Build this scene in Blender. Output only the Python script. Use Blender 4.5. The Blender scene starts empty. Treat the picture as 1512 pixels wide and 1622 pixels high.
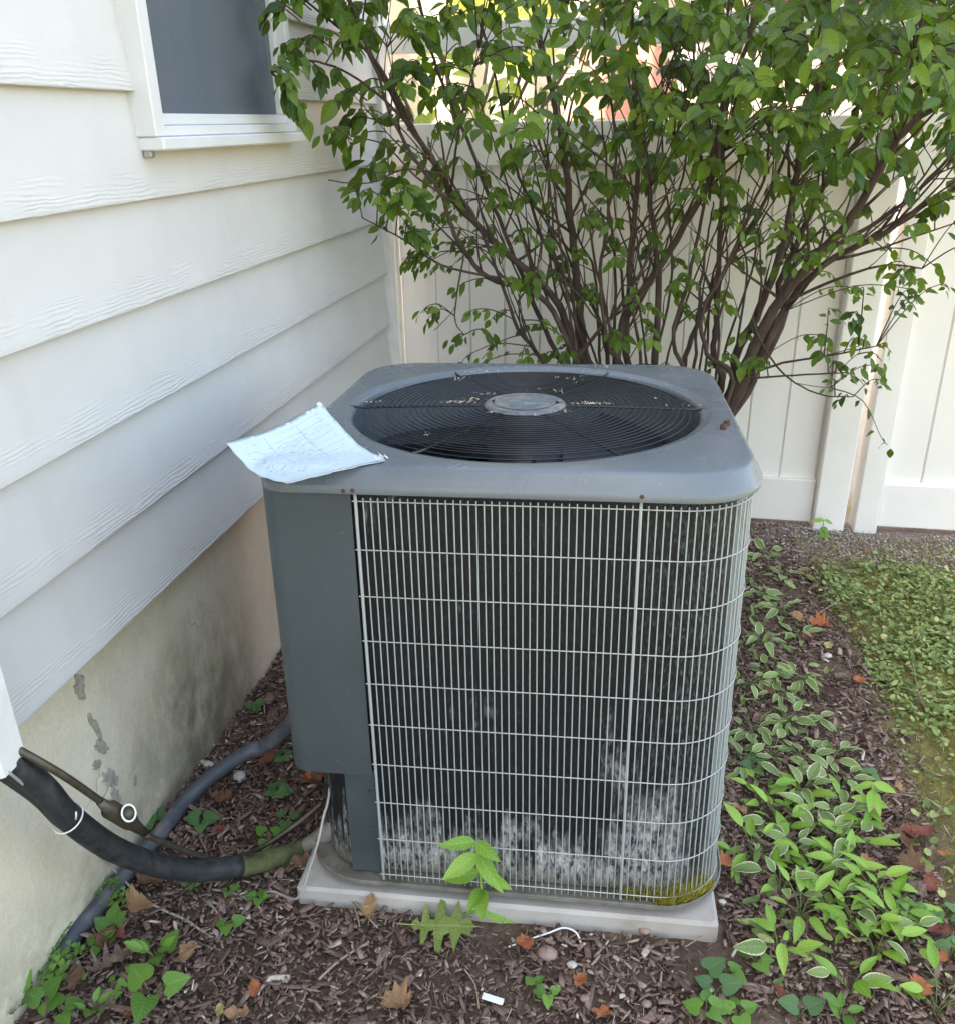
import bpy, math, random
import numpy as np
from mathutils import Vector, Matrix, Euler
random.seed(7); rng = np.random.default_rng(7)
R = math.radians
scene = bpy.context.scene
COL = scene.collection

# ------------------------------------------------------------ camera
F, PITCH, YAW, ROLL, CX = 1395.67, .4158, .1977, -.0211, .9495
def cam_axes():
    fw = Vector((-math.sin(YAW)*math.cos(PITCH), math.cos(YAW)*math.cos(PITCH), -math.sin(PITCH)))
    r = Vector((math.cos(YAW), math.sin(YAW), 0)); u = r.cross(fw)
    c, s = math.cos(ROLL), math.sin(ROLL)
    return c*r+s*u, -s*r+c*u, fw
AR, AU, AF = cam_axes()
CAM = Vector((CX, 0, 1.5))
cd = bpy.data.cameras.new('camera'); co = bpy.data.objects.new('camera', cd); COL.objects.link(co)
m = Matrix((AR, AU, -AF)).transposed().to_4x4(); m.translation = CAM; co.matrix_world = m
cd.sensor_fit = 'HORIZONTAL'; cd.sensor_width = 36; cd.lens = 36*F/1512; cd.clip_end = 400; cd.clip_start = .02
scene.camera = co

# ------------------------------------------------------------ light
SUN_EL, SUN_DIR = R(50), Vector((1.0, .5, 0)).normalized()      # travel direction of the light on the ground
w = bpy.data.worlds.new('World'); scene.world = w; w.use_nodes = True
nt = w.node_tree; bg = nt.nodes['Background']
sky = nt.nodes.new('ShaderNodeTexSky'); sky.sky_type = 'NISHITA'; sky.sun_disc = False
sky.sun_elevation = SUN_EL
az = math.atan2(-SUN_DIR.x, -SUN_DIR.y)                            # where the sun stands, clockwise from +Y
sky.sun_rotation = az; sky.air_density = 1.0; sky.dust_density = 4.0; sky.ozone_density = .6
nt.links.new(sky.outputs[0], bg.inputs[0]); bg.inputs[1].default_value = .15
sl = bpy.data.lights.new('sun', 'SUN'); sl.energy = 3.6; sl.angle = R(.53); sl.color = (1, .95, .87)
so = bpy.data.objects.new('sun', sl); COL.objects.link(so)
d = Vector((SUN_DIR.x*math.cos(SUN_EL), SUN_DIR.y*math.cos(SUN_EL), -math.sin(SUN_EL)))
so.rotation_euler = d.to_track_quat('-Z', 'Y').to_euler(); so.location = (-4, -3, 9)
vs = scene.view_settings
vs.view_transform = 'Standard'; vs.look = 'None'; vs.gamma = 1; vs.use_curve_mapping = False; vs.exposure = 2.93
try:
    vs.use_white_balance = True; vs.white_balance_temperature = 8000; vs.white_balance_tint = 8
except Exception: pass

# ------------------------------------------------------------ helpers
def at(px, py, Y):
    d = AR*((px-756)/F)+AU*((811-py)/F)+AF
    return CAM+d*((Y-CAM.y)/d.y)
def gz(x, y):
    t = min(max((y-2.0)/1.2, 0), 1); t = t*t*(3-2*t)
    lx, ly = (x-.75)+(y-1.203)*.058, (y-1.203)-(x-.75)*.058      # mulch banked against the pad
    dx, dy = max(0, abs(lx+.01)-.40), max(0, -ly, ly-.86)
    return .1-.06*t+.019*math.exp(-((dx*dx+dy*dy)/.0144))
def gnd(px, py, up=0):
    d = AR*((px-756)/F)+AU*((811-py)/F)+AF
    z = .1
    for _ in range(4):
        p = CAM+d*((z+up-CAM.z)/d.z); z = gz(p.x, p.y)
    return p
def tag(o, label=None, cat=None, group=None, kind=None):
    if label: o['label'] = label
    if cat: o['category'] = cat
    if group: o['group'] = group
    if kind: o['kind'] = kind
    return o
def empty(name, loc=(0, 0, 0), rot=(0, 0, 0)):
    o = bpy.data.objects.new(name, None); COL.objects.link(o); o.location = loc; o.rotation_euler = rot
    o.empty_display_size = .1
    return o
def link(name, me, parent=None, loc=None, mtx=None):
    o = bpy.data.objects.new(name, me); COL.objects.link(o)
    if parent: o.parent = parent
    if loc is not None: o.location = loc
    if mtx is not None: o.matrix_local = mtx
    return o
def mesh(name, v, f, mat=None, smooth=False):
    me = bpy.data.meshes.new(name); me.from_pydata([tuple(p) for p in v], [], f); me.update()
    if smooth: me.polygons.foreach_set('use_smooth', [True]*len(me.polygons))
    if mat: me.materials.append(mat)
    return me
class MB:
    def __init__(s): s.v = []; s.f = []
    def add(s, v, f):
        n = len(s.v); s.v += [tuple(p) for p in v]; s.f += [tuple(i+n for i in q) for q in f]; return s
    def box(s, a, b, bev=0):
        x0, y0, z0 = a; x1, y1, z1 = b
        if bev <= 0:
            v = [(x, y, z) for z in (z0, z1) for y in (y0, y1) for x in (x0, x1)]
            return s.add(v, [(0, 2, 3, 1), (4, 5, 7, 6), (0, 1, 5, 4), (2, 6, 7, 3), (0, 4, 6, 2), (1, 3, 7, 5)])
        e = bev; V = []; rings = []
        for z, q in ((z0, e), (z0+e, 0), (z1-e, 0), (z1, e)):
            c = e if q == 0 else e
            pts = [(x0+q+(e if q == 0 else 0), y0+q), (x1-q-(e if q == 0 else 0), y0+q), (x1-q, y0+q+(e if q == 0 else 0)), (x1-q, y1-q-(e if q == 0 else 0)),
                   (x1-q-(e if q == 0 else 0), y1-q), (x0+q+(e if q == 0 else 0), y1-q), (x0+q, y1-q-(e if q == 0 else 0)), (x0+q, y0+q+(e if q == 0 else 0))]
            if q: pts = [(x0+q+e, y0+q), (x1-q-e, y0+q), (x1-q, y0+q+e), (x1-q, y1-q-e), (x1-q-e, y1-q), (x0+q+e, y1-q), (x0+q, y1-q-e), (x0+q, y0+q+e)]
            rings.append([len(V)+i for i in range(8)]); V += [(a_, b_, z) for a_, b_ in pts]
        fs = [tuple(reversed(rings[0])), tuple(rings[3])]
        for a_, b_ in zip(rings, rings[1:]):
            for i in range(8):
                j = (i+1) % 8; fs.append((a_[i], a_[j], b_[j], b_[i]))
        return s.add(V, fs)
    def tube(s, pts, r, n=8, cap=True, closed=False):
        P = [Vector(p) for p in pts]; N = len(P)
        rr = r if isinstance(r, (list, tuple)) else [r]*N
        V = []; up = None
        for i, p in enumerate(P):
            if closed: t = P[(i+1) % N]-P[i-1]
            else: t = P[min(i+1, N-1)]-P[max(i-1, 0)]
            t.normalize()
            if up is None:
                up = Vector((0, 0, 1)) if abs(t.z) < .9 else Vector((1, 0, 0))
            a = t.cross(up)
            if a.length < 1e-5: a = t.cross(Vector((0, 1, 0.3)))
            a.normalize(); b = a.cross(t); up = b
            V += [p+a*(math.cos(k*2*math.pi/n)*rr[i])+b*(math.sin(k*2*math.pi/n)*rr[i]) for k in range(n)]
        fs = []
        for i in range(N if closed else N-1):
            for k in range(n):
                a0, a1 = i*n+k, i*n+(k+1) % n; j = (i+1) % N
                fs.append((a0, a1, j*n+(k+1) % n, j*n+k))
        if cap and not closed: fs += [tuple(reversed(range(n))), tuple(range((N-1)*n, N*n))]
        return s.add(V, fs)
    def cyl(s, c, r, h, n=16, ax=2, r2=None):
        p0 = Vector(c); p1 = Vector(c); p1[ax] += h
        return s.tube([p0, p1], [r, r if r2 is None else r2], n)
    def mesh(s, name, mat, smooth=False): return mesh(name, s.v, s.f, mat, smooth)
    def build(s, name, mat, parent=None, smooth=False, loc=None): return link(name, s.mesh(name, mat, smooth), parent, loc)
def smooth_curve(pts, n=6):
    P = [Vector(p) for p in pts]; out = []
    for i in range(len(P)-1):
        p0, p1, p2, p3 = P[max(i-1, 0)], P[i], P[i+1], P[min(i+2, len(P)-1)]
        for k in range(n):
            t = k/n
            out.append(.5*((2*p1)+(p2-p0)*t+(2*p0-5*p1+4*p2-p3)*t*t+(3*p1-p0-3*p2+p3)*t**3))
    out.append(P[-1]); return out
def autosmooth(o, ang=35):
    me = o.data; me.polygons.foreach_set('use_smooth', [True]*len(me.polygons))
    try: me.set_sharp_from_angle(angle=R(ang))
    except Exception: pass
def scatter(name, tmpl, mats, tone, material, smooth=False, attrs=None):
    """many copies of a small template as ONE mesh (numpy); mats (N,4,4); tone (N,) kept as a point attribute"""
    tv, tf = tmpl; tv = np.array(tv, float); nv = len(tv); N = len(mats)
    H = np.hstack([tv, np.ones((nv, 1))])
    V = np.einsum('nij,kj->nki', mats, H)[:, :, :3].reshape(-1, 3)
    lens = np.array([len(q) for q in tf]); flat = np.concatenate([np.array(q) for q in tf])
    L = (flat[None, :]+(np.arange(N)*nv)[:, None]).ravel()
    starts = np.concatenate([[0], np.cumsum(np.tile(lens, N))[:-1]])
    me = bpy.data.meshes.new(name); me.vertices.add(len(V)); me.vertices.foreach_set('co', V.ravel())
    me.loops.add(len(L)); me.loops.foreach_set('vertex_index', L.astype(np.int32))
    me.polygons.add(N*len(tf)); me.polygons.foreach_set('loop_start', starts.astype(np.int32))
    try: me.polygons.foreach_set('loop_total', np.tile(lens, N).astype(np.int32))
    except Exception: pass
    if smooth: me.polygons.foreach_set('use_smooth', np.ones(N*len(tf), bool))
    a = me.attributes.new('tone', 'FLOAT', 'POINT'); a.data.foreach_set('value', np.repeat(tone, nv).astype(np.float32))
    me.update(calc_edges=True); me.validate()
    me.materials.append(material); return me
def TRS(p, e, s):
    if not hasattr(s, '__len__'): s = (s, s, s)
    return np.array(Matrix.LocRotScale(Vector(p), Euler(e), Vector(s)))
def frame(p, tip, nrm, s=1.0):
    """matrix whose +Y runs along tip and +Z near nrm"""
    y = Vector(tip).normalized(); z = Vector(nrm); x = y.cross(z)
    if x.length < 1e-4: x = y.cross(Vector((.3, .2, .9)))
    x.normalize(); z = x.cross(y)
    M = Matrix((x*s, y*s, z*s)).transposed().to_4x4(); M.translation = Vector(p); return M

# ------------------------------------------------------------ materials
class NT:
    def __init__(s, name):
        s.m = bpy.data.materials.new(name); s.m.use_nodes = True; s.t = s.m.node_tree
        s.b = s.t.nodes['Principled BSDF']; s.out = s.t.nodes['Material Output']
        s.co = s.t.nodes.new('ShaderNodeTexCoord')
    def n(s, ty, **k):
        o = s.t.nodes.new(ty)
        for a, b in k.items(): setattr(o, a, b)
        return o
    def l(s, a, b): s.t.links.new(a, b)
    def noise(s, scale, detail=4, rough=.55, sc=(1, 1, 1), dist=0, co=None, off=(0, 0, 0)):
        mp = s.n('ShaderNodeMapping'); mp.inputs['Scale'].default_value = sc; mp.inputs['Location'].default_value = off
        s.l(co or s.co.outputs['Object'], mp.inputs[0]); o = s.n('ShaderNodeTexNoise')
        o.inputs['Scale'].default_value = scale; o.inputs['Detail'].default_value = detail; o.inputs['Roughness'].default_value = rough
        o.inputs['Distortion'].default_value = dist; s.l(mp.outputs[0], o.inputs['Vector']); return o.outputs['Fac']
    def ramp(s, fac, stops):
        o = s.n('ShaderNodeValToRGB'); s.l(fac, o.inputs[0]); e = o.color_ramp.elements
        while len(e) < len(stops): e.new(.5)
        for k, (p, c) in zip(e, stops):
            k.position = p; k.color = (*c, 1) if hasattr(c, '__len__') else (c, c, c, 1)
        return o.outputs[0]
    def mix(s, fac, a, b, mode='MIX'):
        o = s.n('ShaderNodeMix', data_type='RGBA', blend_type=mode)
        for v, i in ((fac, 0), (a, 6), (b, 7)):
            if hasattr(v, 'is_linked'): s.l(v, o.inputs[i])
            elif i == 0: o.inputs[0].default_value = v
            else: o.inputs[i].default_value = (*v, 1)
        return o.outputs[2]
    def math(s, op, a, b=0, c=None, clamp=False):
        o = s.n('ShaderNodeMath', operation=op, use_clamp=clamp)
        for i, v in enumerate((a, b) if c is None else (a, b, c)):
            if hasattr(v, 'is_linked'): s.l(v, o.inputs[i])
            else: o.inputs[i].default_value = v
        return o.outputs[0]
    def xyz(s, co=None):
        o = s.n('ShaderNodeSeparateXYZ'); s.l(co or s.co.outputs['Object'], o.inputs[0]); return o.outputs
    def rng(s, v, a, b, c=0, d=1):
        o = s.n('ShaderNodeMapRange'); s.l(v, o.inputs[0])
        for i, k in enumerate((a, b, c, d)): o.inputs[i+1].default_value = k
        return o.outputs[0]
    def bump(s, h, strength=.3, dist=.01, prev=None):
        o = s.n('ShaderNodeBump'); o.inputs['Strength'].default_value = strength; o.inputs['Distance'].default_value = dist
        s.l(h, o.inputs['Height'])
        if prev: s.l(prev, o.inputs['Normal'])
        return o.outputs[0]
    def done(s, col=None, rough=None, normal=None, metal=0, spec=None):
        b = s.b
        if col is not None: s.l(col, b.inputs['Base Color']) if hasattr(col, 'is_linked') else setattr(b.inputs['Base Color'], 'default_value', (*col, 1))
        if rough is not None: s.l(rough, b.inputs['Roughness']) if hasattr(rough, 'is_linked') else setattr(b.inputs['Roughness'], 'default_value', rough)
        if normal is not None: s.l(normal, b.inputs['Normal'])
        b.inputs['Metallic'].default_value = metal
        if spec is not None: b.inputs['Specular IOR Level'].default_value = spec
        return s.m
def plain(name, c, rough=.5, metal=0, var=.25, scale=30, bump=.1, dirt=None):
    t = NT(name); n = t.noise(scale, 5)
    a = tuple(x*(1-var) for x in c); b = tuple(min(1, x*(1+var)) for x in c)
    col = t.ramp(n, [(.3, a), (.7, b)])
    if dirt:
        k = t.ramp(t.noise(scale*.25, 6, .65), [(.5, 0), (.68, 1)]); col = t.mix(k, col, dirt)
    return t.done(col, t.rng(t.noise(scale*2, 3), .3, .7, rough*.85, min(1, rough*1.15)), t.bump(t.noise(scale*4, 4), bump, .002), metal)

def m_siding():
    t = NT('siding_paint'); x, y, z = t.xyz()
    mask = t.rng(z, .0, .07, 1, .05)
    g = t.noise(14, 6, .6, (1, .8, 9), 2.2); g2 = t.noise(60, 3, .5, (1, .35, 8), 1)
    wv = t.n('ShaderNodeTexWave', wave_type='BANDS', bands_direction='Z'); wv.inputs['Scale'].default_value = 34; wv.inputs['Distortion'].default_value = 9
    wv.inputs['Detail'].default_value = 3; wv.inputs['Detail Scale'].default_value = .9; wv.inputs['Detail Roughness'].default_value = .6
    mp = t.n('ShaderNodeMapping'); mp.inputs['Scale'].default_value = (1, .28, 1.2); t.l(t.co.outputs['Object'], mp.inputs[0])
    oi = t.n('ShaderNodeObjectInfo'); cb = t.n('ShaderNodeCombineXYZ'); t.l(t.math('MULTIPLY', oi.outputs['Random'], 30), cb.inputs[1]); t.l(cb.outputs[0], mp.inputs['Location'])
    t.l(mp.outputs[0], wv.inputs['Vector'])
    patch = t.ramp(t.noise(5, 3, .5, (1, 1, 3), 1), [(.42, 0), (.6, 1)])
    h = t.math('MULTIPLY', t.math('ADD', t.math('MULTIPLY', wv.outputs['Fac'], patch), t.math('MULTIPLY', g2, .35)), mask)
    col = t.ramp(t.noise(2.2, 5, .6, (1, 1, 1.8)), [(.3, (.58, .572, .56)), (.72, (.67, .665, .655))])
    dirt = t.math('MULTIPLY', t.rng(z, .012, 0, 0, .35, ), t.noise(25, 4), clamp=True)
    col = t.mix(dirt, col, (.33, .31, .26))
    streak = t.ramp(t.noise(9, 5, .6, (1, 1.5, .25)), [(.56, 0), (.75, .16)])
    col = t.mix(streak, col, (.42, .4, .34))
    return t.done(col, .42, t.bump(t.math('ADD', h, t.math('MULTIPLY', g, .10)), .38, .003), spec=.45)
def m_found():
    t = NT('parged_foundation'); x, y, z = t.xyz()
    n = t.noise(3.2, 8, .62); base = t.ramp(n, [(.3, (.66, .58, .43)), (.5, (.78, .70, .54)), (.72, (.85, .78, .63))])
    # algae: a patch of its own near the middle of the wall, and a damp strip just above the soil
    gx = t.math('SUBTRACT', y, 1.62); gzv = t.math('SUBTRACT', z, .24)
    rr = t.math('ADD', t.math('MULTIPLY', gx, gx), t.math('MULTIPLY', t.math('MULTIPLY', gzv, gzv), 2.5))
    am = t.math('MULTIPLY', t.rng(rr, .17, 0.0, 0, 1), t.ramp(t.noise(9, 7, .68, (1, 1.3, .8)), [(.35, .15), (.62, 1)]), clamp=True)
    base = t.mix(t.math('MULTIPLY', am, .85), base, (.15, .155, .085))
    dm = t.math('MULTIPLY', t.rng(z, .26, .1, 0, 1), t.ramp(t.noise(16, 6, .7), [(.38, .1), (.6, 1)]), clamp=True)
    base = t.mix(t.math('MULTIPLY', dm, .55), base, (.16, .125, .08))
    gr = t.ramp(t.noise(2.1, 6, .7, (1, 1, .6), .6, off=(3, 1, 5)), [(.48, 0), (.68, .5)])
    base = t.mix(t.math('MULTIPLY', gr, t.rng(y, 1.0, 1.4)), base, (.33, .32, .28))
    pk = t.ramp(t.noise(4, 5, .6, (1, 1, .3), off=(9, 2, 2)), [(.42, 0), (.62, .75)])
    base = t.mix(t.math('MULTIPLY', pk, t.rng(y, 1.6, 1.95)), base, (.68, .48, .37))
    sp = t.ramp(t.noise(120, 4, .7), [(.3, .88), (.6, 1)]); base = t.mix(1, base, sp, 'MULTIPLY')
    cr = t.n('ShaderNodeTexVoronoi', feature='DISTANCE_TO_EDGE'); cr.inputs['Scale'].default_value = 5.5
    mp = t.n('ShaderNodeMixRGB'); mp.inputs[0].default_value = .12; t.l(t.co.outputs['Object'], mp.inputs[1]); nz = t.n('ShaderNodeTexNoise'); nz.inputs['Scale'].default_value = 9; t.l(t.co.outputs['Object'], nz.inputs[0]); t.l(nz.outputs['Color'], mp.inputs[2]); t.l(mp.outputs[0], cr.inputs['Vector'])
    crk = t.math('MULTIPLY', t.rng(cr.outputs['Distance'], 0, .012, 1, 0), t.ramp(t.noise(2.5, 3, off=(1, 7, 3)), [(.52, 0), (.62, 1)]), clamp=True)
    base = t.mix(t.math('MULTIPLY', crk, .35), base, (.16, .14, .11))
    h = t.math('ADD', t.math('MULTIPLY', t.noise(9, 7, .65), .7), t.math('ADD', t.math('MULTIPLY', t.noise(90, 4, .7), .13), t.math('MULTIPLY', crk, -.25)))
    return t.done(base, .9, t.bump(h, .55, .012))
def m_ground():
    t = NT('soil'); x, y, z = t.xyz()
    n = t.noise(7, 9, .7); c = t.ramp(n, [(.3, (.085, .054, .040)), (.55, (.18, .125, .093)), (.75, (.31, .235, .175))])
    c2 = t.ramp(t.noise(60, 5, .7), [(.3, .55), (.7, 1.35)]); c = t.mix(1, c, c2, 'MULTIPLY')
    lawn = t.math('MULTIPLY', t.rng(t.math('ADD', x, t.math('MULTIPLY', t.noise(3, 4), .3)), 1.68, 1.82), 1)
    lg = t.ramp(t.noise(26, 6, .7), [(.3, (.11, .10, .035)), (.6, (.26, .235, .085)), (.8, (.38, .32, .16))])
    c = t.mix(lawn, c, lg)
    gv = t.math('MULTIPLY', t.rng(t.math('ADD', y, t.math('MULTIPLY', t.noise(5, 4), .3)), 3.05, 3.25), t.rng(y, 3.5, 3.4))
    c = t.mix(gv, c, t.ramp(t.noise(90, 5, .8), [(.3, (.13, .10, .085)), (.7, (.46, .38, .33))]))
    far = t.rng(y, 3.45, 3.7); c = t.mix(far, c, (.36, .33, .29))
    h = t.math('ADD', t.noise(22, 8, .75), t.math('MULTIPLY', t.noise(160, 3, .7), .25))
    return t.done(c, .95, t.bump(h, .9, .02), spec=.2)
def m_attr(name, stops, rough=.8, bump=.4, scale=80, trans=0, spec=.3, grain=(1, 1, 1)):
    """colour picked per piece from the 'tone' attribute, with fine noise over it"""
    t = NT(name); a = t.n('ShaderNodeAttribute', attribute_name='tone')
    c = t.ramp(a.outputs['Fac'], stops); nz = t.noise(scale, 4, .6, grain)
    c = t.mix(1, c, t.ramp(nz, [(.25, .72), (.75, 1.25)]), 'MULTIPLY')
    m = t.done(c, rough, t.bump(nz, bump, .002), spec=spec)
    if trans: add_trans(t, c, trans)
    return m
def add_trans(t, c, k, tint=(1.25, 1.25, .5)):
    tr = t.n('ShaderNodeBsdfTranslucent'); cc = t.mix(1, c, tint, 'MULTIPLY'); t.l(cc, tr.inputs[0])
    mx = t.n('ShaderNodeMixShader'); mx.inputs[0].default_value = k
    t.l(t.b.outputs[0], mx.inputs[1]); t.l(tr.outputs[0], mx.inputs[2]); t.l(mx.outputs[0], t.out.inputs[0])
def m_leaf(name, a, b, rough=.38, trans=.3, margin=None, vein=True, rnd=True, mw=.72):
    """leaf: 'lv' attribute = (across -1..1, along 0..1); tint differs leaf by leaf"""
    t = NT(name); at_ = t.n('ShaderNodeAttribute', attribute_name='lv'); s = t.xyz(at_.outputs['Vector'])
    ax = t.math('ABSOLUTE', s[0])
    if rnd == 'tone': r = t.n('ShaderNodeAttribute', attribute_name='tone').outputs['Fac']
    else: r = t.n('ShaderNodeObjectInfo').outputs['Random']
    c = t.mix(r, a, b); c = t.mix(1, c, t.ramp(t.noise(40, 4), [(.25, .78), (.75, 1.2)]), 'MULTIPLY')
    h = t.noise(70, 3)
    if vein:
        mid = t.rng(ax, .0, .07, 1, 0)
        sv = t.math('SINE', t.math('MULTIPLY', t.math('SUBTRACT', s[1], t.math('MULTIPLY', ax, .22)), 42))
        side = t.rng(sv, .8, 1, 0, .6)
        v = t.math('MAXIMUM', mid, side)
        c = t.mix(t.math('MULTIPLY', v, .3), c, tuple(min(1, x*2.0+.03) for x in b)); h = t.math('ADD', t.math('MULTIPLY', h, .3), t.math('MULTIPLY', v, -.8))
    if margin:
        e = t.math('ADD', ax, t.math('MULTIPLY', t.math('SUBTRACT', t.noise(28, 4, .7), .5), 1.1))
        e2 = t.math('MAXIMUM', e, t.rng(s[1], .86, 1.06, .3, 1))
        c = t.mix(t.rng(e2, mw, mw+.1), c, margin)
    m = t.done(c, rough, t.bump(h, .35, .0015), spec=.45)
    if trans: add_trans(t, c, trans)
    return m

M = {}
M['siding'] = m_siding()
M['found'] = m_found()
M['ground'] = m_ground()
M['trim'] = plain('white_trim', (.80, .79, .77), .4, var=.06, scale=8, bump=.05, dirt=(.52, .50, .44))
M['winframe'] = plain('white_vinyl', (.66, .67, .68), .35, var=.05, scale=10, bump=.03)
M['vinyl'] = plain('fence_vinyl', (.79, .76, .72), .4, var=.04, scale=5, bump=.04, dirt=(.70, .67, .61))
M['bare'] = plain('bare_concrete', (.38, .36, .31), .95, var=.3, scale=60, bump=.6)
M['dark'] = plain('dark_inside', (.012, .014, .016), .7, var=.2)
M['room'] = plain('room_wall', (.16, .17, .19), .8, var=.05)
M['curtain'] = plain('curtain_cloth', (.35, .36, .4), .8, var=.05)
M['hose'] = plain('rubber_insulation', (.022, .025, .028), .6, var=.35, scale=40, bump=.5, dirt=(.06, .062, .055))
M['moss'] = plain('mossy_rubber', (.07, .078, .03), .95, var=.7, scale=30, bump=1, dirt=(.028, .032, .03))
M['conduit'] = plain('grey_plastic_conduit', (.065, .075, .095), .5, var=.15, scale=30, bump=.15, dirt=(.2, .19, .17))
M['copper'] = plain('tarnished_copper', (.10, .085, .065), .5, .6, var=.3, scale=60)
M['wirew'] = plain('grey_cable', (.34, .32, .29), .55, var=.15)
M['white'] = plain('white_plastic', (.75, .75, .73), .45, var=.05)
M['rust'] = plain('rusty_screw', (.10, .045, .03), .8, .3, var=.4, scale=200)
M['steel'] = plain('dull_steel', (.36, .35, .33), .5, .5, var=.2, scale=60)
M['bark'] = None
def m_painted(name, c, rough):
    t = NT(name)
    n = t.noise(6, 6, .6); col = t.ramp(n, [(.3, tuple(x*.86 for x in c)), (.7, tuple(x*1.1 for x in c))])
    dust = t.ramp(t.noise(3.1, 4, .5, dist=.2), [(.35, 0), (.8, .35)])
    col = t.mix(dust, col, tuple(x*1.15+.03 for x in c))
    sp = t.ramp(t.noise(240, 2, .5), [(.70, 0), (.76, .4)]); col = t.mix(sp, col, (.3, .29, .25))
    rg = t.rng(t.noise(11, 5), .3, .7, rough*.8, rough*1.25)
    return t.done(col, rg, t.bump(t.noise(180, 3), .06, .001), spec=.5)
M['ac'] = m_painted('grey_green_paint', (.052, .069, .075), .36)
M['cap'] = m_painted('weathered_cap_paint', (.118, .142, .162), .25)
def m_coil():
    t = NT('coil_fins'); x, y, z = t.xyz()
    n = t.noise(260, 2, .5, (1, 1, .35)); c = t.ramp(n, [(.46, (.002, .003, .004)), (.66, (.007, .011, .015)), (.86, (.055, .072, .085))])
    # white mineral bloom that climbs from the pan in ragged upright streaks
    st = t.noise(62, 5, .65, (1, 1, .09)); st2 = t.noise(6, 5, .65, (1, 1, .5), off=(2.3, 0, .4))
    up = t.rng(z, .44, .08, -.25, .42)
    k = t.math('ADD', t.math('ADD', t.math('MULTIPLY', st, 1.0), t.math('MULTIPLY', st2, 2.0)), up)
    br = t.noise(120, 5, .75, (1, 1, .4))
    msk = t.math('MULTIPLY', t.rng(k, 1.55, 1.92), t.rng(br, .38, .65), clamp=True)
    edge = t.math('MULTIPLY', t.rng(x, .18, .38, 0, .35), t.rng(n, .5, .66), clamp=True)
    c = t.mix(edge, c, (.20, .24, .25))
    c = t.mix(t.math('MULTIPLY', msk, t.rng(x, .1, .3, 1, .7)), c, (.74, .76, .75))
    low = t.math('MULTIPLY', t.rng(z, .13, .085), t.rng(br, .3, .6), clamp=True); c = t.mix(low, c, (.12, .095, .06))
    wv = t.n('ShaderNodeTexWave', wave_type='BANDS', bands_direction='X'); wv.inputs['Scale'].default_value = 120; t.l(t.co.outputs['Object'], wv.inputs[0])
    return t.done(c, .6, t.bump(t.math('ADD', n, t.math('MULTIPLY', msk, .5)), .7, .003))
M['coil'] = m_coil()
def m_wire():
    t = NT('galvanised_wire'); x, y, z = t.xyz()
    k = t.math('MULTIPLY', t.rng(z, .22, .08), t.rng(t.noise(120, 4, .7), .3, .7), clamp=True)
    c = t.mix(t.math('MULTIPLY', k, .75), (.44, .49, .50), (.27, .23, .16))
    return t.done(c, .42, metal=.25)
M['wire'] = m_wire()
M['guard'] = plain('black_guard_wire', (.012, .014, .016), .38, var=.3)
M['blade'] = plain('dark_fan_blade', (.008, .011, .022), .4, var=.2)
M['hub'] = plain('worn_grey_hub', (.13, .14, .155), .5, var=.35, scale=90, bump=.2, dirt=(.24, .23, .2))
M['badge'] = plain('faded_badge', (.10, .15, .18), .5, var=.6, scale=160, bump=.1, dirt=(.3, .29, .24))
M['pad'] = plain('pale_concrete_pad', (.43, .405, .375), .8, var=.12, scale=14, bump=.3, dirt=(.27, .235, .19))
M['pan'] = plain('stained_pan', (.22, .21, .185), .6, .3, var=.3, scale=50, dirt=(.11, .09, .05))
M['mosst'] = m_attr('moss_tufts', [(0, (.14, .14, .02)), (.5, (.38, .36, .06)), (1, (.58, .52, .14))], .9, .2, trans=.2)
M['bark_st'] = None
t = NT('shrub_bark'); c = t.ramp(t.noise(30, 6, .65, (1, 1, .25)), [(.3, (.032, .020, .015)), (.6, (.085, .055, .042)), (.8, (.19, .14, .11))])
M['bark'] = t.done(c, .85, t.bump(t.noise(80, 5, .7, (1, 1, .2)), .8, .006))
M['leafA'] = m_leaf('shrub_leaf', (.036, .096, .010), (.170, .275, .032), .38, .46)
M['leafB'] = m_leaf('shrub_foliage', (.018, .056, .007), (.170, .280, .032), .40, .46, rnd='tone')
M['hosta'] = m_leaf('variegated_leaf', (.12, .20, .065), (.21, .30, .10), .5, .22, margin=(.60, .62, .38), mw=.80)
M['hostag'] = m_leaf('fresh_green_leaf', (.16, .33, .045), (.28, .46, .08), .42, .3)
M['weed'] = m_leaf('weed_leaf', (.07, .17, .03), (.15, .31, .05), .45, .28)
M['weedd'] = m_leaf('dark_weed_leaf', (.05, .12, .04), (.09, .19, .06), .5, .2)
M['cover'] = m_attr('ground_cover_leaf', [(0, (.09, .15, .045)), (.5, (.21, .29, .095)), (.85, (.34, .40, .15)), (1, (.48, .44, .22))], .5, .1, trans=.2)
M['grass'] = m_attr('grass_blade', [(0, (.12, .15, .04)), (.5, (.30, .29, .09)), (1, (.52, .44, .22))], .6, .1, trans=.25)
M['mulch'] = m_attr('bark_mulch', [(0, (.046, .027, .022)), (.35, (.135, .085, .067)), (.7, (.26, .178, .145)), (.93, (.38, .29, .24)), (1, (.56, .48, .40))], .85, .8, 130, grain=(1, 1, 1))
M['peb'] = m_attr('pebble_stone', [(0, (.16, .12, .10)), (.5, (.34, .28, .24)), (1, (.62, .56, .52))], .7, .2)
M['stem'] = plain('green_stem', (.12, .18, .05), .6, var=.2)
M['brightstem'] = plain('bright_green_stem', (.26, .40, .10), .5, var=.15)
M['rstem'] = plain('pale_root', (.30, .24, .17), .8, var=.2)
DEAD = {}
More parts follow.
